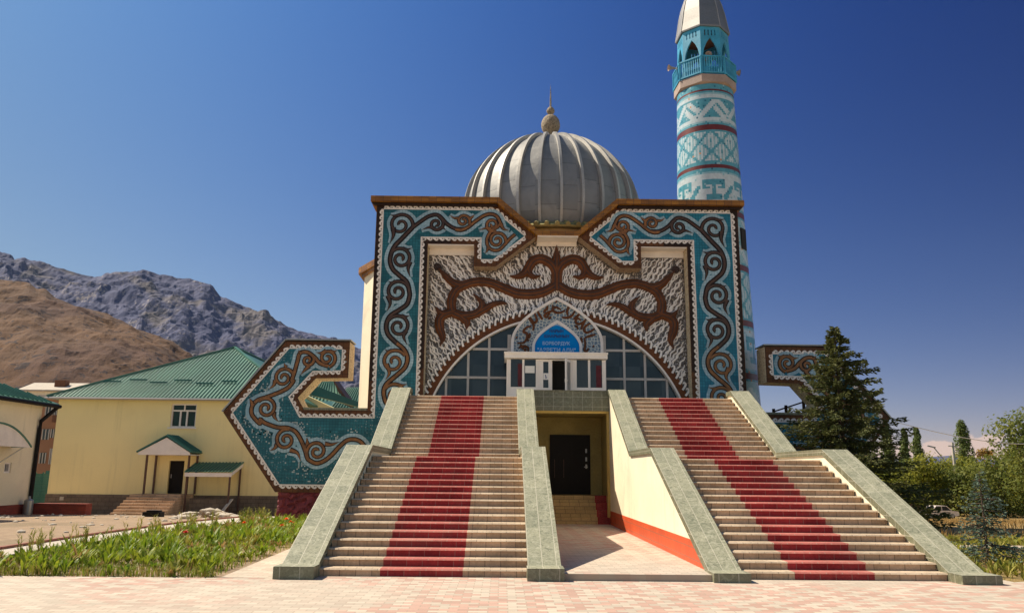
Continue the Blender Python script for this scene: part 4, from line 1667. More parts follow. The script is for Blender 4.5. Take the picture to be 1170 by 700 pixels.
mb.bar((vx(474), YV + .009, vz(284)), (vx(494), YV + .009, vz(284)), .006, .02)
mb.build('notice_mark', MT['textdark'], vest)


# ------------------------------------------------------------------ staircases
XOO, XOI, XII, XIO = 5.48, 4.91, 1.667, 1.147
NLOW, NUP, ZL, ZT = 16, 14, 1.93, 3.88
Y0S, Y1S, Y2S, Y3S = .45, 5.22, 8.02, 11.80


def stair_profile():
    pts = [(Y0S, 0.0)]
    z, y = 0.0, Y0S
    tr = (Y1S - Y0S) / (NLOW - 1)
    for i in range(NLOW):
        z += ZL / NLOW
        pts.append((y, z))
        y = y + tr if i < NLOW - 1 else Y2S
        pts.append((y, z))
    tr = (Y3S - Y2S) / (NUP - 1)
    for i in range(NUP):
        z += (ZT - ZL) / NUP
        pts.append((y, z))
        y = y + tr
        if i < NUP - 1:
            pts.append((y, z))
    pts.append((13.0, z))
    return pts


PROF = stair_profile()
CAPZ = [(0, None), (.40, None), (5.06, 2.16), (7.99, 2.16), (11.78, 4.118)]


def make_stair(sgn, label):
    name = 'staircase'
    t = thing(name, label, 'staircase', (sgn * 3.3, 0, 0), 'twin entrance staircases')
    hz = .182 if sgn < 0 else .135
    xa, xb = (-XOI - .02, -XII + .02) if sgn < 0 else (XII - .02, XOI + .02)
    if sgn < 0:
        r0b, r1b, r0t, r1t = -3.964, -2.679, -3.973, -2.670
    else:
        r0b, r1b, r0t, r1t = 2.50, 3.753, 2.70, 4.055
    mb = MB()
    run = 0.0
    nose = .028
    for i in range(len(PROF) - 1):
        (y0, z0), (y1, z1) = PROF[i], PROF[i + 1]
        L = math.hypot(y1 - y0, z1 - z0)
        riser = abs(y1 - y0) < 1e-6
        f = (y0 / 11.8)
        q0, q1 = r0b + (r0t - r0b) * f, r1b + (r1t - r1b) * f
        # snap the strip to whole tiles only loosely: edges shift a little from step to step
        for (a, b, m) in ((xa, q0, 0), (q0, q1, 1), (q1, xb, 0)):
            if riser:
                v0 = .13 * (i * 3)
                zt_ = z1 - .022
                mb.face([(a, y0, z0), (b, y0, z0), (b, y0, zt_), (a, y0, zt_)], m, [(a, v0 + .004), (b, v0 + .004), (b, v0 + .126), (a, v0 + .126)])
                # nosing
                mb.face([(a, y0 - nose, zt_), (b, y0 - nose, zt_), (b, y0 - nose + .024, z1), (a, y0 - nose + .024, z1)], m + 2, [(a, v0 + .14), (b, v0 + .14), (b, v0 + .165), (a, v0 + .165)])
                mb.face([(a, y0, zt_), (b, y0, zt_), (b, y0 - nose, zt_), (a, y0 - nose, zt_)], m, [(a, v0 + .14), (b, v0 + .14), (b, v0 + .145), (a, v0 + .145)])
            else:
                v0 = .13 * (i * 3 + 1)
                n = 1 if L < .6 else 10
                for k in range(n):
                    ya, yb = y0 - (nose - .024 if k == 0 else 0) + (y1 - y0) * k / n, y0 + (y1 - y0) * (k + 1) / n
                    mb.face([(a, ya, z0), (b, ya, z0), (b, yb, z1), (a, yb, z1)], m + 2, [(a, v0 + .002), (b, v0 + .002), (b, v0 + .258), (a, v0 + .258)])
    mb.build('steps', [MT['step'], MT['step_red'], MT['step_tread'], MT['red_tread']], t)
    for side, (xi, xo) in (('in', (XIO, XII)), ('out', (XOI, XOO))):
        x0, x1 = sorted((sgn * xi, sgn * xo))
        # wall body
        line = [(0.02, hz), (.40, hz), (5.06, 2.16), (7.99, 2.16), (11.78, 4.118), (12.28, 4.118)]
        th = .13
        low = [(0.06, hz - th + .001), (.45, hz - th + .001)] + [(y, z - th) for y, z in line[2:]]
        body = [(0.06, -.5)] + low + [(12.28, -.5)]
        mb = MB()
        ins = .045
        mb.prism([(y, z) for y, z in body], x0 + ins, x1 - ins, 'x', 0, 0)
        bw = mb.build('balustrade_wall', MT['cream_side'], t)
        # stone cap following the slope, with its own tile joints
        mb = MB()
        run = 0
        top = line
        mid = (x0 + x1) / 2
        for i in range(len(top) - 1):
            (ya, za), (yb, zb) = top[i], top[i + 1]
            L = math.hypot(yb - ya, zb - za)
            e = .0
            mb.face([(x0, ya, za), (x1, ya, za), (x1, yb, zb), (x0, yb, zb)], 0, [(0, run), (.57, run), (.57, run + L), (0, run + L)])
            run += L
            for x in (x0, x1):
                mb.face([(x, ya, za), (x, yb, zb), (x, yb, zb - th), (x, ya, za - th)], 1)
            mb.face([(x0, ya, za - th), (x1, ya, za - th), (x1, yb, zb - th), (x0, yb, zb - th)], 1)
        mb.face([(x0, 12.28, 4.118), (x1, 12.28, 4.118), (x1, 12.28, 3.6), (x0, 12.28, 3.6)], 1)
        # foot block
        g = .02
        mb.box(x0 - g, x1 + g, 0, .40, -.1, hz + .004, 1)
        mb.face([(x0 - g, -.0, hz + .008), (x1 + g, -.0, hz + .008), (x1 + g, .40, hz + .008), (x0 - g, .40, hz + .008)], 0, [(0, .01), (.57, .01), (.57, .29), (0, .29)])
        mb.build('stone_cap', [MT['cap'], MT['cap_side']], bw)
        if side == 'in':
            # orange skirting along the passage
            xs = sgn * xi
            mb = MB()
            xf = xs + sgn * ins
            x_in = xf - sgn * .012
            zlo, zhi = .0, .50
            # clipped by the sloping cap near the front
            yc = .45 + (zhi - (hz - th)) / ((2.16 - hz) / (5.06 - .40))
            poly = [(.55, zlo), (12.0, zlo), (12.0, zhi), (yc + .05, zhi), (.55, .1)]
            a, b = sorted((x_in, xf + sgn * .01))
            mb.prism(poly, a, b, 'x')
            mb.build('skirting', MT['orange'], t)
    return t


make_stair(-1, 'left entrance staircase of beige tiled steps whose red strip rises almost straight')
make_stair(1, 'right entrance staircase of beige tiled steps whose red strip slants up to the left')
mb = MB()
mb.box(-1.19, 1.19, .12, 12.0, -.2, .105)
tag(mb.build('passage_floor', MT['plaza']), kind='structure')


# ------------------------------------------------------------------ minaret
MX, MY = 6.78, 20.0
tone = [plain('white_glazed_tile', (.50, .60, .65), .3, .12, 6, .1), plain('light_teal_tile', (.27, .47, .54), .3, .15, 6, .1), plain('mid_teal_tile', (.085, .31, .40), .3, .15, 6, .1),
        plain('deep_teal_tile', (.02, .15, .23), .3, .15, 6, .1), plain('dark_red_tile', (.13, .016, .014), .4, .25, 6, .2), plain('bare_clay_tile', (.52, .28, .16), .7, .1, 6, .1)]
minaret = thing('minaret', 'round mosaic minaret in white and turquoise tiles with red bands and an octagonal balcony', 'minaret', (MX, MY, terr(MX, MY)))
HOOK = ["........######....", ".......########...", "......####..####..", ".....####.#..####.", "#...####.###..####", "##.####..####..###", "#.####....####..##", ".####......####..#", "####........######", "###..........####."]
TEE = ["..................", ".############.....", ".############.....", ".##...##...##...##", ".####.##.####..###", "......##......###.", "......##.....###..", "...########.###...", "...########.##....", ".................."]
ND = 108
TZ = .083


def shaft_tile(i, z):
    """tile tone at column i and height z"""
    bands = (17.82, 16.05, 14.27, 12.2, 9.9, 7.6, 5.4, 3.2, 1.0)
    if abs(z - 17.82) < .06: return 4
    for b in bands[1:]:
        if abs(z - b) < .12: return 4
    if z > 17.88: return 2
    lo, hi, k = 0, 1.2, 8
    for j in range(len(bands) - 1):
        if bands[j + 1] < z < bands[j]:
            lo, hi, k = bands[j + 1] + .12, bands[j] - (.06 if j == 0 else .12), j
    e = min(z - lo, hi - z)
    if e < .09: return 2
    if k == 0:
        if e < .30: return 0 if .16 < e else 1
        if e < .38: return 2
        r = int((hi - .38 - z) / ((hi - lo - .76) / 10))
        return 0 if HOOK[max(0, min(9, r))][i % 18] == '#' else 2
    if k % 3 == 1:
        r = int((z - lo) / TZ)
        u_, v_ = (i + r) % 12, (i - r) % 12
        if u_ in (0, 1) or v_ in (0, 11): return 2
        if u_ in (6, 7) and v_ in (5, 6): return 2
        return 0 if (u_ + v_) % 4 else 1
    if k % 3 == 2:
        if e < .30: return 0 if e > .18 else 1
        r = int((hi - .3 - z) / ((hi - lo - .6) / 10))
        c = TEE[max(0, min(9, r))][i % 18]
        return 2 if c == '#' else 0
    r = int((z - lo) / TZ)
    return 0 if HOOK[r % 10][i % 18] == '#' else 1


def shaft_r(z):
    return 1.22 + (18.35 - z) * .0300 + max(0, 6 - z) * .012


mb = MB()
rows = int((18.14 + 1.5) / TZ)
rnd = random.Random(11)
for i in range(ND):
    a0, a1 = 2 * math.pi * i / ND, 2 * math.pi * (i + 1) / ND
    for j in range(rows):
        z0, z1 = -1.5 + j * TZ, -1.5 + (j + 1) * TZ
        r0, r1 = shaft_r(z0), shaft_r(z1)
        zc = (z0 + z1) / 2
        t = shaft_tile(i, zc)
        if t != 4:
            q = rnd.random()
            if q < .045: t = min(3, t + 1)
            elif q < .07: t = max(0, t - 1)
            elif q < .073: t = 5
        mb.face([(MX + r0 * math.cos(a0), MY + r0 * math.sin(a0), z0), (MX + r0 * math.cos(a1), MY + r0 * math.sin(a1), z0),
                 (MX + r1 * math.cos(a1), MY + r1 * math.sin(a1), z1), (MX + r1 * math.cos(a0), MY + r1 * math.sin(a0), z1)], t)
mb.build('shaft', tone, minaret, weld=True)
ORT = R(22.5) + R(3)


KZ = .36       # balcony level


def octa(r, z):
    z -= KZ
    return [(MX + r * math.cos(ORT + k * math.pi / 4), MY + r * math.sin(ORT + k * math.pi / 4), z) for k in range(8)]


def octa_lathe(mb, prof, m=0):
    for (r0, z0), (r1, z1) in zip(prof[:-1], prof[1:]):
        A, B = octa(r0, z0), octa(r1, z1)
        for k in range(8):
            mb.face([A[k], A[(k + 1) % 8], B[(k + 1) % 8], B[k]], m)


mb = MB()
octa_lathe(mb, [(1.2, 18.44), (1.36, 18.53), (1.36, 18.88), (.3, 18.885)])
mb.build('balcony_slab', MT['pinkstone'], minaret)
# octagonal kiosk: eight walls with a pointed arch each
Rk0, Rk1 = 1.20, 1.12
for k in range(8):
    P0, P1 = Vector(octa(Rk0, 18.88)[k]), Vector(octa(Rk0, 18.88)[(k + 1) % 8])
    Q0, Q1 = Vector(octa(Rk1, 21.32)[k]), Vector(octa(Rk1, 21.32)[(k + 1) % 8])
    wdt = (P1 - P0).length
    H = 21.32 - 18.88

    def W3(x, z, dep=0.0):
        t = z / H
        a, b = P0.lerp(Q0, t), P1.lerp(Q1, t)
        p = a.lerp(b, x / wdt + .5)
        nrm = Vector((p.x - MX, p.y - MY, 0)).normalized()
        return p - nrm * dep
    hw = wdt / 2
    arch = [(-.36, .45), (.36, .45), (.36, 1.05), (.31, 1.33), (.18, 1.62), (0, 1.86), (-.18, 1.62), (-.31, 1.33), (-.36, 1.05)]
    holes = [arch]
    for q in range(4):
        x = -.24 + .16 * q
        holes.append([(x - .032, 2.0), (x, 1.94), (x + .032, 2.0), (x + .018, 2.10), (x + .032, 2.2), (x, 2.26), (x - .032, 2.2), (x - .018, 2.10)])
    loops = [[(-hw, 0), (hw, 0), (hw, H), (-hw, H)]] + holes
    tri = tessellate_polygon([[Vector((p[0], p[1], 0)) for p in L] for L in loops])
    flat = [p for L in loops for p in L]
    mb = MB()
    mb.idx([W3(x, z) for x, z in flat], tri)
    mb.idx([W3(x, z, .07) for x, z in flat], [t[::-1] for t in tri])
    for L in loops[1:]:
        for i in range(len(L)):
            p, q = L[i], L[(i + 1) % len(L)]
            mb.face([W3(*p), W3(*q), W3(*q, .07), W3(*p, .07)])
    mb.build('arched_panel', MT['kioskblue'], minaret)
    # balustrade panel in front of it
    B0, B1 = Vector(octa(1.36, 18.88)[k]), Vector(octa(1.36, 18.88)[(k + 1) % 8])
    mb = MB()
    top = Vector((0, 0, .84))
    up_ = 1 - .035
    C0 = Vector((MX, MY, 0)) + (B0 - Vector((MX, MY, 0))) * 1
    mb.bar(B0 + top, B1 + top, .07, .06)
    mb.bar(B0 + Vector((0, 0, .08)), B1 + Vector((0, 0, .08)), .06, .06)
    mb.bar(B0 + Vector((0, 0, 0)), B0 + Vector((0, 0, .86)), .07)
    for q in range(10):
        p = B0.lerp(B1, (q + .5) / 10)
        d = (B1 - B0).normalized()
        w = .034
        sh = [(-w, .08), (w, .08), (w * .55, .25), (w, .42), (w * .55, .62), (w, .81), (-w, .81), (-w * .55, .62), (-w, .42), (-w * .55, .25)]
        nrm = Vector((p.x - MX, p.y - MY, 0)).normalized() * .012
        f = [p + d * x + Vector((0, 0, z)) for x, z in sh]
        mb.face([v + nrm for v in f])
        mb.face([v - nrm for v in f])
        for i in range(len(f)):
            a, b = f[i], f[(i + 1) % len(f)]
            mb.face([a + nrm, b + nrm, b - nrm, a - nrm])
    mb.build('balustrade_panel', MT['kioskblue'], minaret)
mb = MB()
octa_lathe(mb, [(1.10, 21.30), (.6, 21.20), (.1, 21.15)])
mb.build('kiosk_ceiling', MT['rust'], minaret)
mb = MB()
octa_lathe(mb, [(1.08, 21.27), (1.19, 21.27), (1.20, 21.34), (1.12, 21.75), (1.02, 22.35), (.90, 22.85), (.72, 23.35), (.50, 23.8), (.25, 24.15), (.04, 24.4)])
cap = mb.build('minaret_cap', MT['zinc'], minaret)
for k in range(8):
    mb = MB()
    pr = [(1.205, 21.30), (1.125, 21.75), (1.025, 22.35), (.905, 22.85), (.725, 23.35), (.505, 23.8), (.255, 24.15)]
    mb.tube([octa(r, z)[k] for r, z in pr], .018, 5)
    mb.build('cap_seam', MT['zinc_rib'], cap)
mb = MB()
mb.lathe(smoothline([(.04, 24.3 - KZ), (.16, 24.5 - KZ), (.05, 24.7 - KZ), (.09, 24.82 - KZ), (.02, 24.95 - KZ), (.004, 25.8 - KZ)], 4), MX, MY, 12)
mb.build('minaret_finial', MT['mstone'], minaret, smooth=True)
# narrow dark slit window on the shaft beside the facade
sl_ = MB()
rr = shaft_r(11.2)
for zz0, zz1 in ((10.75, 11.65),):
    a = math.atan2(-1.0, 1.15)
    c, s_ = math.cos(a), math.sin(a)
    p = Vector((MX + rr * c, MY + rr * s_, 0))
    t = Vector((-s_, c, 0))
    n = Vector((c, s_, 0))
    sl_.prism([(p - t * .22 - n * .1)[:2], (p + t * .22 - n * .1)[:2], (p + t * .22 + n * .035)[:2], (p - t * .22 + n * .035)[:2]], zz0, zz1, 'z')
sl_.build('slit_window', MT['black'], minaret)


def loudspeaker(pos, az, label):
    t = thing('loudspeaker', label, 'loudspeaker', pos, 'horn loudspeakers on the minaret balcony')
    d = Vector((math.cos(az), math.sin(az), -.05)).normalized()
    o = Vector(pos)
    up = Vector((0, 0, 1))
    a = d.cross(up).normalized()
    b = a.cross(d)
    mb = MB()
    pr = [(-.20, .05), (-.12, .07), (.0, .075), (.12, .11), (.22, .17), (.26, .20), (.27, .21), (.25, .19), (.12, .09), (.02, .03)]
    vs = []
    n = 16
    for x, r in [(q[0] * .72, q[1] * .72) for q in pr]:
        for k in range(n):
            q = 2 * math.pi * k / n
            vs.append(o + d * x + (a * math.cos(q) + b * math.sin(q)) * r)
    mb.idx(vs, [(j * n + k, j * n + (k + 1) % n, (j + 1) * n + (k + 1) % n, (j + 1) * n + k) for j in range(len(pr) - 1) for k in range(n)])
    mb.build('horn', MT['pinkstone'], t, smooth=True)
    mb = MB()
    mb.tube([o - d * .32, o - d * .18], .07, 12)
    mb.bar(o - d * .25 - up * .06, o - d * .25 - up * .32, .04)
    mb.build('driver', MT['steel'], t)


loudspeaker((MX - 1.46, MY - .25, 19.32), R(190), 'pale horn loudspeaker sticking out of the left side of the blue minaret balcony')
loudspeaker((MX + 1.44, MY + .05, 19.32), R(5), 'horn loudspeaker sticking out of the right side of the blue minaret balcony')
loudspeaker((MX - .02, MY - .80, 19.62), R(268), 'round horn loudspeaker facing forwards in the middle arch of the minaret balcony')

# little footbridge rail seen beyond the right wing
q0, q1, q2 = at(884, 470, 20.5), at(898, 466, 20.5), at(918, 459, 20.5)
t = thing('railing', 'dark sloping handrail on top of the right mosaic wing beside the spruce', 'railing', (q0.x, 20.5, 3.4))
for p in (q0, q1, q2):
    mb = MB()
    mb.bar((p.x, p.y, 3.0), (p.x, p.y, p.z + .12), .10)
    mb.build('post', MT['frame_dark'], t)
mb = MB()
mb.bar(q0, q2, .06)
mb.build('handrail', MT['frame_dark'], t)


# ------------------------------------------------------------------ houses on the left
YH = 41.0
hz0 = terr(-25, YH) - .3
xL, xR = at(68, 452, YH).x, at(334, 452, YH).x
zE = at(190, 454, YH).z
house = thing('yellow_house', 'long yellow plastered house with green hipped metal roof and gabled porch', 'house', (xL, YH, hz0))
zB = at(120, 564.5, YH).z
mb = MB()
wl_, wr_, wb_, wt_ = at(193.6, 488, YH).x, at(222.8, 488, YH).x, at(208, 488, YH).z, at(208, 461, YH).z
dl_, dr_, dt_ = at(192.5, 540, YH).x, at(209.7, 540, YH).x, at(200, 526, YH).z
zP = at(180, 563.6, YH - .3).z
mb.prism([(xL, zB), (xR, zB), (xR, zE), (xL, zE)], YH, YH + .35, holes=[[(wl_, wb_), (wr_, wb_), (wr_, wt_), (wl_, wt_)], [(dl_, zP), (dr_, zP), (dr_, dt_), (dl_, dt_)]])
mb.box(xL, xL + .3, YH + .351, YH + 34, zB, zE)
mb.box(xR - .3, xR, YH + .351, YH + 34, zB, zE)
mb.box(xL, xR, YH + 34.01, YH + 34.3, zB, zE)
mb.build('wall', MT['yellow'], house)
mb = MB()
mb.box(xL - .06, xR + .06, YH - .07, YH + 34.4, hz0 - .5, zB)
fd = mb.build('foundation', MT['stoneband'], house)
mb = MB()
v0, v1 = at(68, 571, YH - .1), at(73, 567, YH - .1)
mb.box(v0.x, v1.x, YH - .12, YH - .072, v0.z, v1.z)
mb.build('vent', MT['concrete'], fd)
# hipped roof with standing ribs
AP = at(268, 397, YH + 8)
ov = .55
EL, ER = Vector((xL - ov, YH - ov, zE - .05)), Vector((xR + ov, YH - ov, zE - .05))
BL, BR = Vector((xL - ov, YH + 35, zE - .05)), Vector((xR + ov, YH + 35, zE - .05))
RB = Vector((AP.x, YH + 27, AP.z))
mb = MB()
mb.face([EL, ER, AP])
mb.face([EL, AP, RB, BL])
mb.face([ER, BR, RB, AP])
mb.face([BL, RB, BR])
mb.face([EL - Vector((0, 0, .12)), ER - Vector((0, 0, .12)), BR - Vector((0, 0, .12)), BL - Vector((0, 0, .12))])
for a, b in ((EL, ER), (ER, BR), (BR, BL), (BL, EL)):
    mb.face([a, b, b - Vector((0, 0, .12)), a - Vector((0, 0, .12))])
n = int((ER.x - EL.x) / .25)
for i in range(1, n):
    x = EL.x + (ER.x - EL.x) * i / n
    t = (x - EL.x) / (AP.x - EL.x) if x < AP.x else (ER.x - x) / (ER.x - AP.x)
    a = Vector((x, EL.y - .02, EL.z + .04))
    b = Vector((x, EL.y + (AP.y - EL.y) * t, EL.z + (AP.z - EL.z) * t + .04))
    if (b - a).length > .3: mb.bar(a, b, .045, .045)
for a, b in ((EL, AP), (ER, AP), (AP, RB)):
    mb.bar(a + Vector((0, 0, .06)), b + Vector((0, 0, .06)), .22, .12)
roof = mb.build('roof', MT['roofgreen'], house)
for u0, u1, v in ((118, 138, 439.5), (148, 168, 437.5), (171, 191, 440), (199, 219, 437.5), (224, 244, 440.5), (253, 271, 438)):
    t = (452.5 - v) / (452.5 - 397)
    Yq = EL.y + (AP.y - EL.y) * t
    a, b = at(u0, v, Yq), at(u1, v, Yq)
    a.z = b.z = EL.z + (AP.z - EL.z) * t + .16
    mb = MB()
    mb.bar(a, b, .10, .10)
    mb.build('snow_guard', MT['roofgreen_dark'], roof)
mb = MB()
mb.tube([EL + Vector((-.05, -.05, -.1)), ER + Vector((.05, -.05, -.1))], .09, 6)
mb.build('gutter', MT['steel'], roof)
# two cross roofs on its right flank, seen through the opening of the mosaic wing
for u0, u1, u2, v0, v1, v2, Y in ((366, 384, 389, 433, 433, 458, YH + 12), (398, 417, 411, 443, 443, 466, YH + 20)):
    a, b = at(u0, v0, Y), at(u1, v1, Y)
    c, d = at(u2 + 2, v2, Y - 3), at(u0 - 20, v2, Y - 3)
    mb = MB()
    mb.face([a, b, c, d])
    bk = Vector((0, 3, -1.5))
    mb.face([a, b, b + bk, a + bk])
    mb.face([b, c, b + bk])
    nn = 10
    for i in range(nn + 1):
        p, q = a.lerp(b, i / nn), d.lerp(c, i / nn)
        mb.bar(p + Vector((0, -.05, .04)), q + Vector((0, -.05, .04)), .06, .08)
    g_ = mb.build('cross_roof', MT['roofgreen'], house)
    mb = MB()
    e = at(u2 + 10, v2 + 1, Y - 2.4)
    mb.prism([(b.x + .02, b.z), (c.x + .02, c.z - .2), (e.x, e.z)], Y - 2.2, Y + .8)
    mb.build('gable_board', MT['brownwood'], house)
a, b = at(396, 443, YH + 24), at(424, 442, YH + 24)
mb = MB()
mb.box(a.x, b.x + 1.5, YH + 24, YH + 30, zB, a.z)
mb.build('parapet_wall', MT['offwhite'], house)
mb = MB()
a, b, c = at(344, 448, YH + 5), at(415, 466, YH + 5), at(356, 441, YH + 5)
mb.prism([(a.x, a.z), (b.x, b.z), (b.x + .6, b.z + .1), (c.x + .4, c.z)], YH + 5, YH + 6.5)
mb.build('verge', MT['roofgreen_dark'], house)
mb = MB()
a, b = at(340, 452, YH + 5.2), at(398, 469, YH + 5.2)
mb.prism([(a.x, zB), (b.x, zB), (b.x, b.z - .3), (a.x, a.z + .3)], YH + 5.2, YH + 9)
mb.build('side_wall', MT['yellow'], house)
# window
mb = MB()
mb.box(wl_, wr_, YH + .20, YH + .22, wb_, wt_)
wn_o = mb.build('window', MT['glassdark'], house)
mb = MB()
w_, h_ = wr_ - wl_, wt_ - wb_
f_ = .09
zt_ = wt_ - .29 * h_
for a, b, c, d in ((0, 1, 0, f_ / h_), (0, 1, 1 - f_ / h_, 1), (0, f_ / w_, f_ / h_, 1 - f_ / h_), (1 - f_ / w_, 1, f_ / h_, 1 - f_ / h_)):
    mb.box(wl_ + a * w_, wl_ + b * w_, YH + .10, YH + .20, wb_ + c * h_, wb_ + d * h_)
mb.box(wl_ + f_, wr_ - f_, YH + .105, YH + .195, zt_ - .05, zt_ + .05)
mb.box(wl_ + .5 * w_ - .04, wl_ + .5 * w_ + .04, YH + .11, YH + .19, zt_ + .05, wt_ - f_)
mb.box(wl_ + .36 * w_ - .05, wl_ + .36 * w_ + .05, YH + .108, YH + .19, wb_ + f_, zt_ - .05)
mb.box(wl_ + .62 * w_ - .05, wl_ + .62 * w_ + .05, YH + .108, YH + .19, wb_ + f_, zt_ - .05)
mb.build('window_frame', MT['white'], wn_o)
mb = MB()
mb.box(wl_ - .1, wr_ + .1, YH - .12, YH + .1, wb_ - .08, wb_ - .002)
mb.build('window_sill', MT['white'], wn_o)
mb = MB()
mb.box(dl_, dr_, YH + .18, YH + .22, zP, dt_)
dr = mb.build('door', MT['blackdoor'], house)
mb = MB()
mb.bar((dl_ + .15, YH + .12, zP + 1.0), (dl_ + .15, YH + .12, zP + 1.25), .05)
mb.build('door_handle', MT['steel'], dr)
# porch: floor, steps, posts, gabled roof
px0, px1 = at(166.3, 540, YH - 1.5).x, at(214.8, 540, YH - 1.5).x
mb = MB()
sx0, sx1 = at(151, 564, YH - 1.8).x, at(209.7, 564, YH - 1.8).x
hgt = zP - terr(-20, YH - 4)
for i in range(7):
    z = zP - i * hgt / 7
    mb.box(sx0, sx1, YH - 1.8 - .38 * (i + 1) + (0 if i else 0), YH - 1.8 - .38 * i if i else YH - .08, z - hgt, z - .001 * i)
stp = mb.build('porch_steps', MT['step'], house)
stp.data.uv_layers.new(name='UVMap')
zg = at(190, 518, YH - 1.6).z
for x, y in ((px0, YH - 1.5), (px1, YH - 1.5), (px0, YH - .12), (px1, YH - .12)):
    mb = MB()
    mb.bar((x, y, zP - .02), (x, y, zg), .11)
    mb.build('porch_post', MT['brownwood'], house)
gl_, ga_, gr_ = at(156, 516.5, YH - 1.9), at(190.5, 498, YH - 1.9), at(218.5, 517, YH - 1.9)
mb = MB()
mb.prism([(gl_.x + .1, zg - .08), (gr_.x - .1, zg - .08), (gr_.x - .1, zg + .08), (ga_.x, ga_.z - .08), (gl_.x + .1, zg + .08)], YH - 1.88, YH - 1.78)
mb.box(gl_.x + .12, gr_.x - .12, YH - 1.78, YH - .01, zg - .08, zg - .02)
mb.build('porch_gable', MT['white'], house)
mb = MB()
for a, b in ((gl_, ga_), (ga_, gr_)):
    mb.prism([(a.x, a.z), (b.x, b.z), (b.x, b.z + .09), (a.x, a.z + .09)], YH - 1.95, YH)
for i in range(6):
    y = YH - 1.8 + .32 * i
    mb.bar((ga_.x, y, ga_.z + .12), (gr_.x, y, gr_.z + .12), .05, .06)
mb.build('porch_roof', MT['roofgreen_dark'], house)
# lean-to canopy over the cellar entrance
b0, b1 = at(224.5, 528.5, YH - .02), at(278.2, 528.5, YH - .02)
f0, f1 = at(211.3, 539, YH - 2.2), at(264.8, 539, YH - 2.2)
mb = MB()
mb.face([f0, f1, b1, b0])
for i in range(15):
    p, q = f0.lerp(f1, i / 14), b0.lerp(b1, i / 14)
    mb.bar(p + Vector((0, 0, .03)), q + Vector((0, 0, .03)), .07, .07)
mb.build('canopy_roof', MT['roofgreen'], house)
mb = MB()
dn = Vector((0, 0, -.25))
mb.box(f0.x, f1.x, YH - 2.24, YH - 2.18, f0.z - .27, f0.z - .03)
mb.face([f1 - Vector((0, 0, .02)), b1 - Vector((0, 0, .02)), b1 + dn, f1 + dn])
mb.face([f0 - Vector((0, 0, .02)), b0 - Vector((0, 0, .02)), b0 + dn, f0 + dn])
mb.build('canopy_fascia', MT['white'], house)
for x, y in ((f0.x + .12, YH - 2.1), (f1.x - .12, YH - 2.1), (f1.x - .12, YH - .15)):
    mb = MB()
    mb.bar((x, y, terr(x, y) - .1), (x, y, f0.z - .1 + (y - YH + 2.1) * .2), .10)
    mb.build('canopy_post', MT['brownwood'], house)
mb = MB()
mb.box(f0.x + .2, f1.x - .3, YH - 1.6, YH - 1.45, terr(-18, YH) - .3, at(230, 569, YH - 1.5).z)
mb.build('cellar_wall', MT['stoneband'], house)
p = at(257, 570, YH - 2.4)
mb = MB()
mb.bar((p.x + .3, YH - 2.0, p.z), (p.x - .35, YH - 2.7, terr(-17, YH) - .05), .32, .05)
tag(mb.build('plank', MT['concrete']), 'pale plank leaning under the green lean-to canopy', 'plank')

# cream building at the left edge
XW, Yc = -26.1, 29.2
g0 = terr(XW, Yc)
zEv = at(55, 463, Yc).z + .17
lb = thing('cream_house', 'cream two-storey building at the left edge with red brick base and black downpipe', 'house', (XW, Yc, g0))
mb = MB()
zr = at(36, 575, Yc).z
wy = at(0, 0, 1)


def onx(u, v, X):
    d = ray(u, v)
    t = (X - CAMX) / d.x
    return Vector((CAMX, CAMY, CAMZ)) + d * t


w0, w1 = onx(4, 540, XW), onx(13.5, 528, XW)
mb.prism([(8, zr), (Yc, zr), (Yc, zEv), (8, zEv)], XW, XW - .4, 'x', holes=[[(w0.y, w0.z), (w1.y, w0.z), (w1.y, w1.z), (w0.y, w1.z)]])
mb.box(XW - 15, XW - .4, Yc - .4, Yc, zr, zEv)
mb.box(XW - 15, XW - .4, 8, 8.4, zr, zEv)
mb.build('wall', MT['offwhite'], lb)
mb = MB()
mb.box(XW - 15, XW + .10, 8, Yc + .1, g0 - .8, zr)
mb.build('brick_base', MT['redbrick'], lb)
mb = MB()
mb.box(XW + .11, XW + 4.0, 8.2, 17.5, g0 - .4, 4.6)
mb.build('unseen_shadow_block', MT['offwhite'], lb)  # unseen block added beyond the left edge to cast a shadow over the yard
mb = MB()
mb.box(XW - .25, XW - .22, w0.y, w1.y, w0.z, w1.z)
wo = mb.build('window', MT['glassdark'], lb)
mb = MB()
for a, b, c, d in ((w0.y, w1.y, w0.z, w0.z + .08), (w0.y, w1.y, w1.z - .08, w1.z), (w0.y, w0.y + .12, w0.z + .08, w1.z - .08), (w1.y - .12, w1.y, w0.z + .08, w1.z - .08)):
    mb.box(XW - .21, XW - .05, a, b, c, d)
mb.build('window_frame', MT['white'], wo)
e0, e1 = Vector((XW + .55, Yc + .55, zEv - .05)), Vector((XW + .55, 6, zEv - .05))
e2, e3 = Vector((XW - 15.5, Yc + .55, zEv - .05)), Vector((XW - 15.5, 6, zEv - .05))
a0, a1 = Vector((XW - 7.2, Yc - 7.5, zEv + 3.3)), Vector((XW - 7.2, 6, zEv + 3.3))
mb = MB()
mb.face([e0, a0, a1, e1])
mb.face([e0, e2, a0])
mb.face([e2, e3, a1, a0])
mb.face([p - Vector((0, 0, .15)) for p in (e0, e1, e3, e2)])
for a, b in ((e0, e1), (e0, e2)):
    mb.face([a, b, b - Vector((0, 0, .15)), a - Vector((0, 0, .15))])
for i in range(60):
    y = 6.2 + i * .4
    t = 1 if y < a0.y else (e0.y - y) / (e0.y - a0.y)
    if t < .05: continue
    mb.bar((e0.x, y, e0.z + .03), (e0.x + (a0.x - e0.x) * t, y, e0.z + (a0.z - e0.z) * t + .03), .05, .07)
mb.build('roof', MT['roofgreen'], lb)
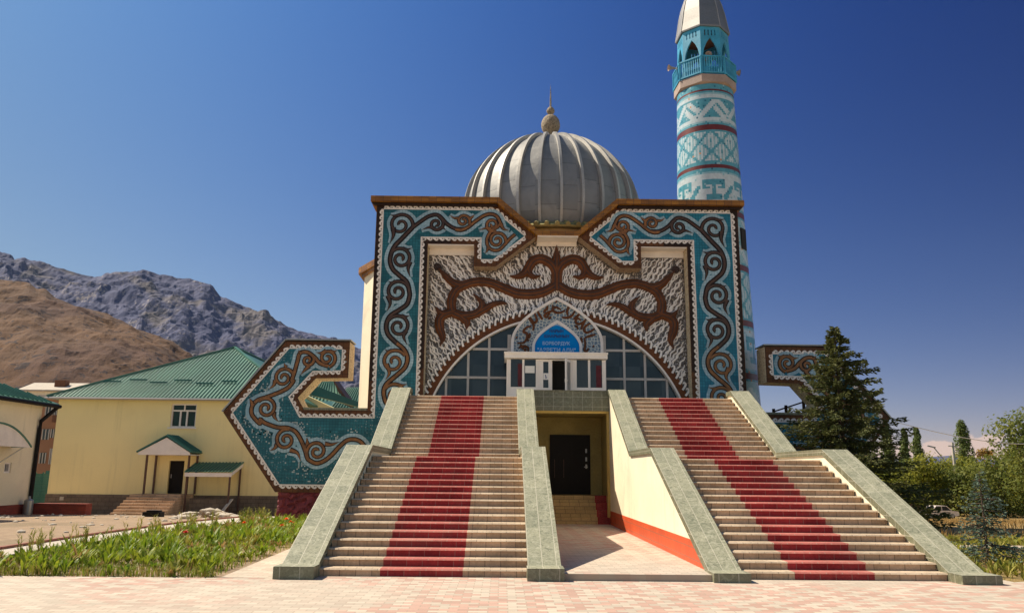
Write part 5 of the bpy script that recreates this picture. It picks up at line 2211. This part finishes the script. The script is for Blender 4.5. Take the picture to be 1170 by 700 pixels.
mb = MB()
mb.tube([(e0.x + .05, 6, e0.z - .12), (e0.x + .05, e0.y, e0.z - .14)], .10, 7)
mb.tube([(e0.x, e0.y - .1, e0.z - .15), (XW + .15, Yc - .25, zEv - 1.0), (XW + .12, Yc - .22, zEv - 1.4), (XW + .12, Yc - .22, g0 + .1)], .10, 7)
mb.build('downpipe', MT['blackdoor'], lb)
# barrel canopy over its door
c0, c1 = onx(34, 511, XW + .9), onx(-18, 486, XW + .9)
mb, mw = MB(), MB()
yc_, hw_ = (c0.y + 8) / 2 + 4.5, 0
cy0, cy1 = c0.y - 5.4, c0.y
n = 16
pts = []
for i in range(n + 1):
    y = cy0 + (cy1 - cy0) * i / n
    z = c0.z + 1.25 * (1 - ((i / n - .5) * 2) ** 2) * .8
    pts.append((y, z))
for i in range(n):
    (ya, za), (yb, zb) = pts[i], pts[i + 1]
    mb.prism([(ya, za), (yb, zb), (yb, zb + .08), (ya, za + .08)], XW, XW + 1.0, 'x')
mw.prism(pts, XW + .88, XW + .95, 'x')
mb.build('canopy_sheet', MT['roofgreen'], lb)
mw.build('canopy_front', MT['white'], lb)
mb = MB()
mb.bar((XW + .9, cy1 - .5, c0.z), (XW, cy1 - 1.6, c0.z - 1.1), .05)
mb.build('canopy_strut', MT['steel'], lb)
# low brick walls and gas bottle at its foot
b = ground(30, 594)
mb = MB()
mb.box(XW + .4, XW + 3.1, Yc - .5, Yc + .1, g0 - .3, g0 + .55)
tag(mb.build('brick_wall', MT['redbrick']), 'low red brick wall stub at the corner of the cream building', 'wall')
mb = MB()
mb.box(XW + .15, XW + 1.3, Yc - 6.5, Yc - 5.6, g0 - .3, g0 + 1.15)
tag(mb.build('brick_wall', MT['redbrick']), 'taller red brick wall stub under the small square window', 'wall')
mb = MB()
mb.lathe(smoothline([(0, -.2), (.30, -.2), (.30, .9), (.26, 1.05), (.10, 1.15), (.09, 1.3), (0, 1.32)], 4), 0, 0, 16)
gb = mb.build('gas_bottle', MT['steel'], smooth=True)
gb.location = (XW + .45, Yc - .9, g0)
gb.scale = (.7, .7, .7)
tag(gb, 'grey gas bottle standing by the black downpipe', 'gas bottle')

# apartment block between the two, far behind
Yb = 88
x0, x1 = at(30, 500, Yb).x, at(74, 500, Yb).x
zt = at(55, 455, Yb).z
ab = thing('apartment_block', 'orange brown apartment block seen in the gap between the cream and yellow houses', 'building', (x0, Yb, -3))
mb = MB()
mb.box(x0 - 6, x1 + 8, Yb, Yb + 10, -4, zt)
mb.build('wall', plain('orange_brown_render', (.34, .17, .09), .9, .15, .4, .2), ab)
mb = MB()
mb.box(x0 - 6.3, x1 + 8.3, Yb - .5, Yb + 10.3, zt, zt + .4)
mb.build('roof', MT['concrete'], ab)
for u0, u1, v0, v1 in ((52, 60, 463, 474), (48, 57, 490, 502), (45, 53, 517, 529), (60, 66, 463, 474), (56, 62, 512, 530), (58, 65, 490, 500)):
    a, b = at(u0, v1, Yb), at(u1, v0, Yb)
    mb = MB()
    mb.box(a.x, b.x, Yb - .06, Yb - .02, a.z, b.z)
    wo = mb.build('window', MT['glassdark'], ab)
    mb = MB()
    for q in (0, .5, 1):
        x = a.x + (b.x - a.x) * q
        mb.box(x - .06, x + .06, Yb - .12, Yb - .065, a.z, b.z)
    mb.build('window_frame', MT['concrete'], wo)
a, b = at(60, 482, Yb - .8), at(68, 474, Yb - .8)
mb = MB()
mb.box(a.x, b.x + .6, Yb - 1.0, Yb - .01, a.z, b.z)
mb.build('balcony', MT['rust'], ab)
# pale roofed shed further up the slope
Ys = 190
a, b = at(24, 446, Ys), at(98, 437, Ys)
t = thing('farm_shed', 'long shed with pale sheet roof at the foot of the brown hill', 'shed', (a.x, Ys, -3))
mb = MB()
mb.box(a.x, b.x + 6, Ys + 1, Ys + 12, -4, a.z)
mb.build('wall', MT['offwhite'], t)
mb = MB()
mb.prism([(Ys, a.z), (Ys + 7, b.z + .2), (Ys + 14, a.z), (Ys + 14, a.z + .3), (Ys + 7, b.z + .6), (Ys, a.z + .3)], a.x - 1, b.x + 7, 'x')
mb.build('roof', MT['concrete'], t)
a = at(66, 438, Ys + 2)
mb = MB()
mb.box(a.x - 1.4, a.x + 1.4, Ys + 3, Ys + 5, a.z - 1.2, a.z + 1.0)
mb.build('roof_cabin', MT['rust'], t)

# mesh fence panel in the gap
Yf = 44
a, b = at(38, 560, Yf), at(58, 541, Yf)
t = thing('mesh_fence', 'dark green mesh fence closing the gap between the two left houses', 'fence', (a.x, Yf, terr(a.x, Yf)))
mb = MB()
gz = terr(a.x, Yf)
for i in range(30):
    x = a.x + (b.x - a.x) * i / 29
    mb.box(x - .012, x + .012, Yf - .012, Yf + .012, gz, b.z)
for i in range(12):
    z = gz + .1 + (b.z - gz - .1) * i / 11
    mb.box(a.x, b.x, Yf - .028, Yf - .013, z - .012, z + .012)
mb.build('mesh', MT['roofgreen_dark'], t)
for x in (a.x, (a.x + b.x) / 2, b.x):
    mb = MB()
    mb.bar((x, Yf + .05, gz - .2), (x, Yf + .05, b.z + .1), .09)
    mb.build('post', MT['roofgreen_dark'], t)
mb = MB()
mb.box(a.x - 1, b.x + 1, Yf + 3, Yf + 3.2, gz - .2, b.z + .2)
tag(mb.build('site_hoarding', MT['roofgreen_dark']), 'solid dark green boarding behind the mesh fence', 'hoarding')

# heap of rubble and stray stones in the dusty yard
rc = ground(236, 592)
rnd = random.Random(3)


def stone(mb, c, r, rnd):
    vs, fs = [], []
    bm = bmesh.new()
    bmesh.ops.create_icosphere(bm, subdivisions=1, radius=1)
    s = (r * rnd.uniform(.8, 1.5), r * rnd.uniform(.6, 1.1), r * rnd.uniform(.35, .7))
    a = rnd.uniform(0, 6)
    for v in bm.verts:
        k = 1 + .25 * noise.noise(v.co * 1.7 + Vector(c))
        x, y, z = v.co.x * s[0] * k, v.co.y * s[1] * k, v.co.z * s[2] * k
        vs.append((c[0] + x * math.cos(a) - y * math.sin(a), c[1] + x * math.sin(a) + y * math.cos(a), c[2] + z))
    for f in bm.faces:
        fs.append(tuple(v.index for v in f.verts))
    bm.free()
    mb.idx(vs, fs)


mb = MB()
for i in range(46):
    r = rnd.random() ** .7
    a = rnd.uniform(0, 6.28)
    x, y = rc.x + 1.5 * r * math.cos(a), rc.y + .9 * r * math.sin(a)
    stone(mb, (x, y, terr(x, y) + .32 * (1 - r) + .03), rnd.uniform(.10, .26), rnd)
tag(mb.build('rubble_heap', MT['concrete']), 'heap of pale broken stone beside the porch steps of the yellow house', 'rubble', kind='stuff')
mb = MB()
for i in range(260):
    x, y = rnd.uniform(-34, -13), rnd.uniform(8, 38)
    stone(mb, (x, y, terr(x, y) + .01), rnd.uniform(.03, .12), rnd)
tag(mb.build('yard_stones', MT['concrete']), 'loose stones strewn over the dusty yard', 'stones', kind='stuff')
mb = MB()
p = ground(175, 590)
mb.box(p.x - .4, p.x + .4, p.y - .25, p.y + .25, p.z - .05, p.z + .22)
mb.box(p.x - .25, p.x + .3, p.y - .2, p.y + .2, p.z + .22, p.z + .30)
tag(mb.build('tar_block', MT['blackdoor']), 'small black block lying in front of the porch steps', 'block')


# ------------------------------------------------------------------ vegetation
def leaf_quad(mb, c, n, size, rnd, m=0, asp=.6):
    n = n.normalized()
    a = n.cross(Vector((rnd.uniform(-1, 1), rnd.uniform(-1, 1), rnd.uniform(-1, 1)))).normalized()
    b = n.cross(a)
    a, b = a * size * .5, b * size * .5 * asp
    mb.idx([c - a, c + b * .9 - a * .1, c + a, c - b * .9 - a * .1], [(0, 1, 2, 3)], m)


def rvec(rnd):
    while True:
        v = Vector((rnd.uniform(-1, 1), rnd.uniform(-1, 1), rnd.uniform(-1, 1)))
        if .01 < v.length < 1: return v


def broadleaf(name, label, loc, h, w, mat, seed, nleaf=1700, leaf=.4, cat='tree', base=.12, clumps=16, group=None, col=False):
    """bush or tree: tapered trunk with limbs, crown of leaf clumps spread through its volume"""
    rnd = random.Random(seed)
    t = thing(name, label, cat, loc, group)
    mb = MB()
    top = Vector((rnd.uniform(-.05, .05) * w, rnd.uniform(-.05, .05) * w, h * .8))
    r0 = .028 * h if not col else .016 * h
    mb.tube([(0, 0, -.2), (top.x * .3, top.y * .3, h * .3), tuple(top * .7), tuple(top)], [r0, r0 * .8, r0 * .45, r0 * .12], 7)
    cl = []
    for i in range(clumps):
        z = base * h + (1 - base) * h * (i + rnd.random()) / clumps
        f = (z / h - base) / (1 - base)
        rad = w * .5 * ((math.sin(math.pi * min(1, f * .8 + .18)) ** .7) if not col else (min(1, f * 5) * (1 - f ** 2.5) ** .7 + .05))
        a = rnd.uniform(0, 6.28)
        rr = rad * (rnd.random() ** .5) * (.75 if not col else .4)
        c = Vector((rr * math.cos(a), rr * math.sin(a), z))
        cr = (w * rnd.uniform(.17, .30)) if not col else w * rnd.uniform(.22, .34)
        if col: cr *= 1.0 - .62 * f ** 2
        sq_ = 1.7 if col else .78
        c.z = min(c.z, h - cr * sq_ * rnd.uniform(.85, 1.25))
        cl.append((c, cr))
        mb.tube([(top.x * .3 * f, top.y * .3 * f, max(.1, z * .6)), tuple(c)], [r0 * .35, r0 * .08], 5)
    mb.build('trunk', MT['bark'], t, local=True)
    mc = MB()
    per = nleaf // clumps
    for c, cr in cl:
        sq = 1.7 if col else rnd.uniform(.68, .85)
        for k in range(int(per * rnd.uniform(.7, 1.3))):
            v = rvec(rnd)
            v = v.normalized() * v.length ** .45
            q = c + Vector((v.x * cr, v.y * cr, v.z * cr * sq))
            if q.z < .05: continue
            nrm = v + rvec(rnd) * .9 + Vector((0, 0, .35))
            leaf_quad(mc, q, nrm, leaf * rnd.uniform(.6, 1.4), rnd)
    mc.build('crown', mat, t, local=True)
    return t


def spruce(name, label, loc, h, w, mat, seed, levels=34, need=.16, dens=1.0):
    rnd = random.Random(seed)
    t = thing(name, label, 'tree', loc)
    mb = MB()
    mb.tube([(0, 0, -.3), (0, 0, h * .5), (0, 0, h * .98)], [.02 * h, .012 * h, .003 * h], 8)
    mc = MB()
    for i in range(levels):
        f = i / (levels - 1)
        z = h * (.06 + .92 * f ** .92)
        L = w * .5 * (1 - f) ** .82 * (1.0 if f > .12 else .8 + f * 1.7) + .03 * h * (1 - f) + .06
        nb = max(4, int((11 - 6 * f)))
        ph = rnd.uniform(0, 6.28)
        for k in range(nb):
            a = ph + 2 * math.pi * k / nb + rnd.uniform(-.25, .25)
            Lb = L * rnd.uniform(.55, 1.22)
            d = Vector((math.cos(a), math.sin(a), 0))
            droop = rnd.uniform(.22, .5) * (1 - f * 1.25)
            base = Vector((0, 0, z + rnd.uniform(-.1, .1)))
            P = [base + d * Lb * s + Vector((0, 0, -droop * Lb * (s * 1.3 - s * s * .75) + .10 * Lb * max(0, s - .7))) for s in (0, .25, .5, .75, 1)]
            mb.tube([tuple(p) for p in P], [.012 * h * (1 - f) * .35 + .006, .01, .008, .006, .003], 4, cap=False)
            n = int((10 + 46 * Lb / (w * .5)) * dens)
            for q in range(n):
                s = rnd.uniform(.12, 1.02)
                j = min(3, int(s * 4))
                p = P[j].lerp(P[j + 1], min(1, s * 4 - j))
                wd = .17 * Lb * (1.05 - s) + .04
                side = d.cross(Vector((0, 0, 1))) * rnd.uniform(-1, 1) * wd
                p = p + side + Vector((0, 0, rnd.uniform(-.09, .05) - abs(side.length) * .25))
                ax = (d * rnd.uniform(.4, 1) + side.normalized() * rnd.uniform(0, 1.0) + Vector((0, 0, rnd.uniform(-.5, .3)))).normalized()
                sz = need * rnd.uniform(.6, 1.35)
                wv = ax.cross(rvec(rnd)).normalized() * sz * .20
                mc.idx([p, p + ax * sz * .5 + wv, p + ax * sz, p + ax * sz * .5 - wv], [(0, 1, 2, 3)])
    mb.build('trunk', MT['bark'], t, local=True)
    mc.build('crown', mat, t, local=True)
    return t


sp = at(953, 373, 14.0)
spruce('spruce_tree', 'tall dark green spruce standing in front of the right mosaic wing', (sp.x, 14.0, terr(sp.x, 14) - .05), sp.z - terr(sp.x, 14) + .05, 5.5, MT['spruce'], 4, 36, .125, 5.0)
g = ground(1130, 646)
tp = at(1128, 543, g.y)
spruce('blue_spruce', 'small young blue spruce with open branches at the right edge', (g.x, g.y, g.z), tp.z - g.z, 1.25, MT['bluespruce'], 9, 10, .075, .75)

# far hedge, poplars and other trees beyond the meadow
hb = [('bush', MT['bush'], 7.6, 9.5), ('bush', MT['darkbush'], 7.0, 9.0)]
protos = {}
hedge = [(1010, 84, 521, 0), (1034, 94, 524, 1), (1052, 86, 517, 0), (1072, 98, 523, 0), (1090, 84, 530, 1), (1104, 97, 518, 0), (1122, 90, 527, 0), (1140, 84, 517, 1), (1158, 93, 506, 1), (1178, 86, 500, 0), (985, 90, 528, 1)]
lab = ['leafy bush of the far hedge, partly behind the tall spruce', 'dark rounded bush of the far hedge right of the tall spruce', 'light green bush of the far hedge behind the parked car', 'yellow green bush of the far hedge below the street lamp', 'low dark bush of the far hedge at the foot of the single poplar',
       'green bush of the far hedge right of the single poplar', 'bright bush of the far hedge below the yellow tree', 'dark bush of the far hedge behind the blue spruce', 'broad dark bush of the far hedge below the large right tree', 'tallest bush of the far hedge, cut off by the right edge', 'dark bush of the far hedge straight behind the tall spruce']
for i, (u, Y, v, k) in enumerate(hedge):
    p = at(u, v, Y)
    gz = terr(p.x, Y)
    h = p.z - gz
    if k not in protos:
        protos[k] = (broadleaf('hedge_bush', lab[i], (p.x, Y, gz), h, 8.2, hb[k][1], 20 + k, 4200, .36, 'bush', .02, 26, 'bushes of the far hedge'), h)
    else:
        o, h0 = protos[k]
        dup(o, (p.x, Y, gz), rz=i * 1.3, label=lab[i], scale=(1 + .15 * math.sin(i * 2.1), 1, h / h0))
for i, (u, v, Y, w, l) in enumerate(((1012, 486, 112, 3.8, 'dark poplar nearest the spruce, leftmost of three'), (1032, 489, 116, 3.0, 'slender poplar in the middle of the three'), (1046, 487, 112, 3.0, 'narrow poplar, rightmost of the three beside the spruce'), (1097, 479, 118, 5.2, 'single tall poplar standing alone beside the utility pole'))):
    p = at(u, v, Y)
    gz = terr(p.x, Y)
    broadleaf('poplar_tree', l, (p.x, Y, gz), p.z - gz, w, MT['poplar'], 40 + i, 6500, .34, 'tree', .06, 30, 'poplars beyond the meadow', col=True)
p = at(1126, 511, 122)
broadleaf('autumn_tree', 'small yellowing tree beyond the hedge right of the single poplar', (p.x, 122, terr(p.x, 122)), p.z - terr(p.x, 122), 5.5, MT['autumn'], 51, 1200, .5)
p = at(1168, 468, 70)
broadleaf('large_tree', 'large loose green tree rising at the right edge above the hedge', (p.x + .5, 70, terr(p.x, 70)), p.z - terr(p.x, 70), 9.5, MT['darkbush'], 61, 4200, .36, 'tree', .25, 34)
p = at(1040, 585, 74)
broadleaf('russet_shrub', 'low reddish shrub beside the parked car', (p.x, 74, terr(p.x, 74)), 1.7, 3.0, MT['brownwood'], 71, 700, .22, 'shrub', .02, 10)


def blade(mb, p, h, lean, az, w, m=0):
    d = Vector((math.cos(az), math.sin(az), 0))
    s = Vector((-d.y, d.x, 0)) * w
    a = p + d * lean * .35 * h + Vector((0, 0, h * .6))
    b = p + d * lean * h + Vector((0, 0, h))
    mb.idx([p - s, p + s, a + s * .7, b, a - s * .7], [(0, 1, 2, 4), (4, 2, 3)], m)


def rosette(mb, p, h, n, rnd, m=0, w=.02):
    for k in range(n):
        az = rnd.uniform(0, 6.28)
        hh = h * rnd.uniform(.5, 1.1)
        ln = rnd.uniform(.25, .9)
        d = Vector((math.cos(az), math.sin(az), 0))
        s = Vector((-d.y, d.x, 0)) * w * rnd.uniform(.8, 1.7)
        q = [p + d * (ln * hh * t) + Vector((0, 0, hh * (t * 1.25 - .35 * t * t * (1 + ln * .4)))) for t in (0, .35, .7, 1)]
        mb.idx([q[0] - s * .2, q[0] + s * .2, q[1] + s, q[2] + s * .85, q[3], q[2] - s * .85, q[1] - s], [(0, 1, 2, 6), (6, 2, 3, 5), (5, 3, 4)], m)


rnd = random.Random(21)
mb = MB()


def ingarden(x, y):
    return -10.75 < x < -6.62 and .2 < y < 16.3


n = 0
while n < 1500:
    y = .2 + 16.2 * rnd.random() ** 1.25
    x = rnd.uniform(-11, -6.4)
    if not ingarden(x, y): continue
    n += 1
    k = noise.noise(Vector((x * .6, y * .6, 1.0)))
    if y < 1.0 and k < .1 and rnd.random() < .6: continue
    if k < -.3 and rnd.random() < .6: continue
    p = Vector((x, y, terr(x, y)))
    m = 0 if rnd.random() < .80 + k * .4 else (1 if rnd.random() < .6 else 2)
    rosette(mb, p, rnd.choice((.10, .16, .22, .30, .36)) * rnd.uniform(.8, 1.2) * (1 + .7 * k), rnd.randint(6, 15), rnd, m, rnd.uniform(.009, .022))
for i in range(9000):
    y = .16 + 16 * rnd.random() ** 1.8
    x = rnd.uniform(-10.85, -6.45)
    blade(mb, Vector((x, y, terr(x, y))), rnd.uniform(.05, .16) * (1 + 1.2 * max(0, noise.noise(Vector((x * .8, y * .8, 5.0))))), rnd.uniform(.1, .9), rnd.uniform(0, 6.28), .006, rnd.choice((0, 0, 1, 1, 1, 2)))
tag(mb.build('garden_plants', [MT['garden'], MT['grass'], MT['drygrass']]), 'bright green leafy plants and grass of the bed left of the stairs', 'plants', kind='stuff')
mb = MB()
for i in range(60):      # dry weed stalks along the path
    y = rnd.uniform(2, 20)
    x = -10.9 + rnd.uniform(-.3, .5) + .05 * (y > 10)
    p = Vector((x, y, terr(x, y)))
    for k in range(rnd.randint(2, 5)):
        h = rnd.uniform(.2, .55)
        az = rnd.uniform(0, 6.28)
        blade(mb, p, h, rnd.uniform(.05, .25), az, .007)
        for q in range(7):
            t = rnd.uniform(.4, 1)
            blade(mb, p + Vector((math.cos(az) * .1 * t * h, math.sin(az) * .1 * t * h, h * t * .9)), .09, 1.2, rnd.uniform(0, 6.28), .008)
tag(mb.build('weed_stalks', MT['grass']), 'thin pale weed stalks along the concrete path', 'weeds', kind='stuff')
mb = MB()
n = 0
while n < 900:
    x, y = rnd.uniform(5.9, 16), rnd.uniform(.5, 9)
    if y < .45 + .38 * (x - 5.9) or (6.6 < x < 12 and 5.6 < y < 6.6): continue
    n += 1
    p = Vector((x, y, terr(x, y)))
    rosette(mb, p, rnd.uniform(.10, .30), rnd.randint(7, 12), rnd, 0 if rnd.random() < .6 else 1, .014)
for i in range(7000):
    x, y = rnd.uniform(5.85, 16), rnd.uniform(.45, 10)
    if y < .42 + .38 * (x - 5.9): continue
    blade(mb, Vector((x, y, terr(x, y))), rnd.uniform(.05, .2), rnd.uniform(.1, .7), rnd.uniform(0, 6.28), .006, 1)
tag(mb.build('garden_plants', [MT['bush'], MT['grass']]), 'low green plants and grass around the blue spruce at right', 'plants', kind='stuff')
mb = MB()
for i in range(15000):
    y = 9 + 75 * rnd.random() ** 1.3
    x = rnd.uniform(.28, .95) * (y + 14) + rnd.uniform(-2, 2)
    if noise.noise(Vector((x * .12, y * .12, 3))) < -.22 and rnd.random() < .8: continue
    p = Vector((x, y, terr(x, y)))
    sc = .6 + y / 60
    blade(mb, p, rnd.uniform(.10, .30), rnd.uniform(.2, .9), rnd.uniform(0, 6.28), .012 * sc + .004, 0)
tag(mb.build('dry_grass', MT['drygrass']), 'tall dry grass of the meadow on the right', 'grass', kind='stuff')
p = at(1000, 612, 24)
for u, Y, w, h, l in ((1008, 24, 2.2, .9, 'dark low bush in the meadow just beyond the stairs'), (1027, 26, 1.3, .7, 'small green bush in the meadow between dark bush and kerb stones')):
    q = at(u, 615, Y)
    broadleaf('low_bush', l, (q.x, Y, terr(q.x, Y)), h, w, MT['darkbush'], int(u), 700, .13, 'bush', .0, 9, 'low bushes in the meadow')
# paved strip with kerb stones in the right garden
mb = MB()
mb.box(6.7, 12, 5.7, 6.5, -.2, .05)
tag(mb.build('garden_path', MT['plaza']), kind='structure')

# orange and red flowers in the left bed
flw = [(212, 608, 1, 'single red flower in the middle of the left bed'), (327, 593, 0, 'tallest orange flower beside the left stair wall'), (333, 596, 0, 'orange flower right of the tallest one'), (322, 600, 0, 'low orange flower beside the left stair wall'), (279, 597, 0, 'small orange flower in front of the red stone plinth')]
for u, v, k, l in flw:
    Yq = {212: 5.2, 289: 8.4, 327: 7.2, 333: 7.0, 322: 6.9, 279: 9.2}[u]
    q = at(u, v, Yq)
    gz = terr(q.x, Yq)
    t = thing('flower', l, 'flower', (q.x, Yq, gz), 'flowers of the left bed')
    mb = MB()
    mb.tube([(q.x, Yq, gz), (q.x + .01, Yq, (gz + q.z) / 2), (q.x, Yq, q.z)], [.008, .006, .005], 5)
    mb.build('stem', MT['garden'], t)
    mb = MB()
    rr = random.Random(u)
    for j in range(26):
        d = rvec(rr).normalized()
        d.z = abs(d.z) * .8 - .15
        c = Vector((q.x, Yq, q.z))
        s = d.cross(Vector((0, 0, 1))).normalized() * .028
        mb.idx([c, c + d * .045 + s, c + d * .08, c + d * .045 - s], [(0, 1, 2, 3)])
    mb.build('bloom', MT['petalred'] if k else MT['petal'], t)


# ------------------------------------------------------------------ car, pole, lamp, cable
cp = ground(1071, 590.5)
CY = cp.y - 4
cp = at(1071, 590.5, CY)
cp.z = terr(cp.x, CY)
car = thing('parked_car', 'old pale saloon car parked in front of the far hedge', 'car', (cp.x, CY, cp.z), rz=R(8))
cl_, cw = 2.1, .82
body = plain('pale_pink_car_paint', (.72, .62, .58), .35, .08, 2, .02)
mb = MB()
prof = [(-2.1, .38), (-2.12, .62), (-2.0, .80), (-1.1, .86), (-.75, .90), (1.0, .90), (1.35, .86), (2.0, .80), (2.1, .66), (2.1, .38), (1.75, .30), (-1.75, .30)]
bw_ = .80
for y0, y1 in ((-bw_, bw_),):
    mb.prism(prof, y0, y1)
mb.build('body', body, car, local=True)
mb = MB()
b = [(-1.05, .86), (-.55, 1.36), (.72, 1.38), (1.30, .88)]
mb.prism([(-.62, 1.32), (.78, 1.34), (.74, 1.40), (-.52, 1.40)], -.66, .66)
for x0, x1 in (((-1.05, .87), (-.57, 1.34)), ((.10, .88), (.10, 1.34)), ((1.28, .88), (.74, 1.35))):
    for y in (-.72, .72):
        mb.bar((x0[0], y, x0[1]), (x1[0], y * .93, x1[1]), .07)
mb.build('cabin', body, car, local=True)
mb = MB()
mb.prism([(-1.0, .87), (-.56, 1.33), (.73, 1.34), (1.24, .87)], -.69, .69)
mb.build('window', MT['glassdark'], car, local=True)
for x in (-1.3, 1.28):
    for y in (-.70, .70):
        mb = MB()
        mb.tube([(x, y - .10, .30), (x, y + .10, .30)], .30, 16)
        w = mb.build('wheel', MT['blackdoor'], car, local=True)
        mb = MB()
        mb.tube([(x, y - .108 if y < 0 else y + .108, .30), (x, y - .115 if y < 0 else y + .115, .30)], .16, 12)
        mb.build('rim', MT['steel'], w, local=True)
for y in (-.55, .55):
    mb = MB()
    mb.tube([(-2.08, y, .66), (-2.14, y, .66)], .10, 12)
    mb.build('headlight', MT['white'], car, local=True)
mb = MB()
mb.box(-2.2, -2.1, -.78, .78, .40, .50)
mb.build('bumper', MT['steel'], car, local=True)

p = at(1088, 505, 96)
gz = terr(p.x, 96)
t = thing('utility_pole', 'pale concrete utility pole left of the single poplar', 'pole', (p.x, 96, gz))
mb = MB()
mb.tube([(p.x, 96, gz), (p.x, 96, p.z)], [.24, .17], 8)
mb.build('shaft', MT['concrete'], t)
mb = MB()
mb.bar((p.x - .7, 95.9, p.z - .5), (p.x + .7, 95.9, p.z - .5), .12)
mb.build('crossarm', MT['concrete'], t)
p = at(1078, 524, 104)
a = at(1067, 511, 104)
t = thing('street_lamp', 'thin grey street lamp with slanting arm above the hedge', 'street lamp', (p.x, 104, terr(p.x, 104)))
mb = MB()
mb.tube([(p.x, 104, terr(p.x, 104)), (p.x, 104, p.z), (a.x, 104, a.z)], [.12, .10, .07], 7)
mb.build('pole', MT['steel'], t)
mb = MB()
mb.bar(a + Vector((.2, 0, 0)), a + Vector((-.9, 0, .25)), .3, .16)
mb.build('lamp_head', MT['steel'], t)
q0, q1 = at(1020, 481, 17.7), at(1200, 503, 64)
P = []
for i in range(25):
    s = i / 24
    P.append(q0.lerp(q1, s) - Vector((0, 0, 1.0 * 4 * s * (1 - s) * .55)))
mb = MB()
mb.tube(P, [.014 + .022 * i / 24 for i in range(25)], 5)
tag(mb.build('cable', MT['paper']), 'pale cable slung from the right mosaic wing across the sky to the right', 'cable')


# ------------------------------------------------------------------ air
hb_ = MB()
hb_.box(-4300, 4300, -120, 4200, -5.0, 1250)
hz_ = bpy.data.materials.new('haze')
hz_.use_nodes = True
ht = hz_.node_tree
for n_ in list(ht.nodes):
    if n_.type != 'OUTPUT_MATERIAL': ht.nodes.remove(n_)
pv = ht.nodes.new('ShaderNodeVolumePrincipled')
pv.inputs['Color'].default_value = (.45, .65, 1.0, 1)
pv.inputs['Density'].default_value = 0.000012
ht.links.new(pv.outputs[0], [n_ for n_ in ht.nodes if n_.type == 'OUTPUT_MATERIAL'][0].inputs['Volume'])
tag(hb_.build('haze', hz_), kind='stuff')
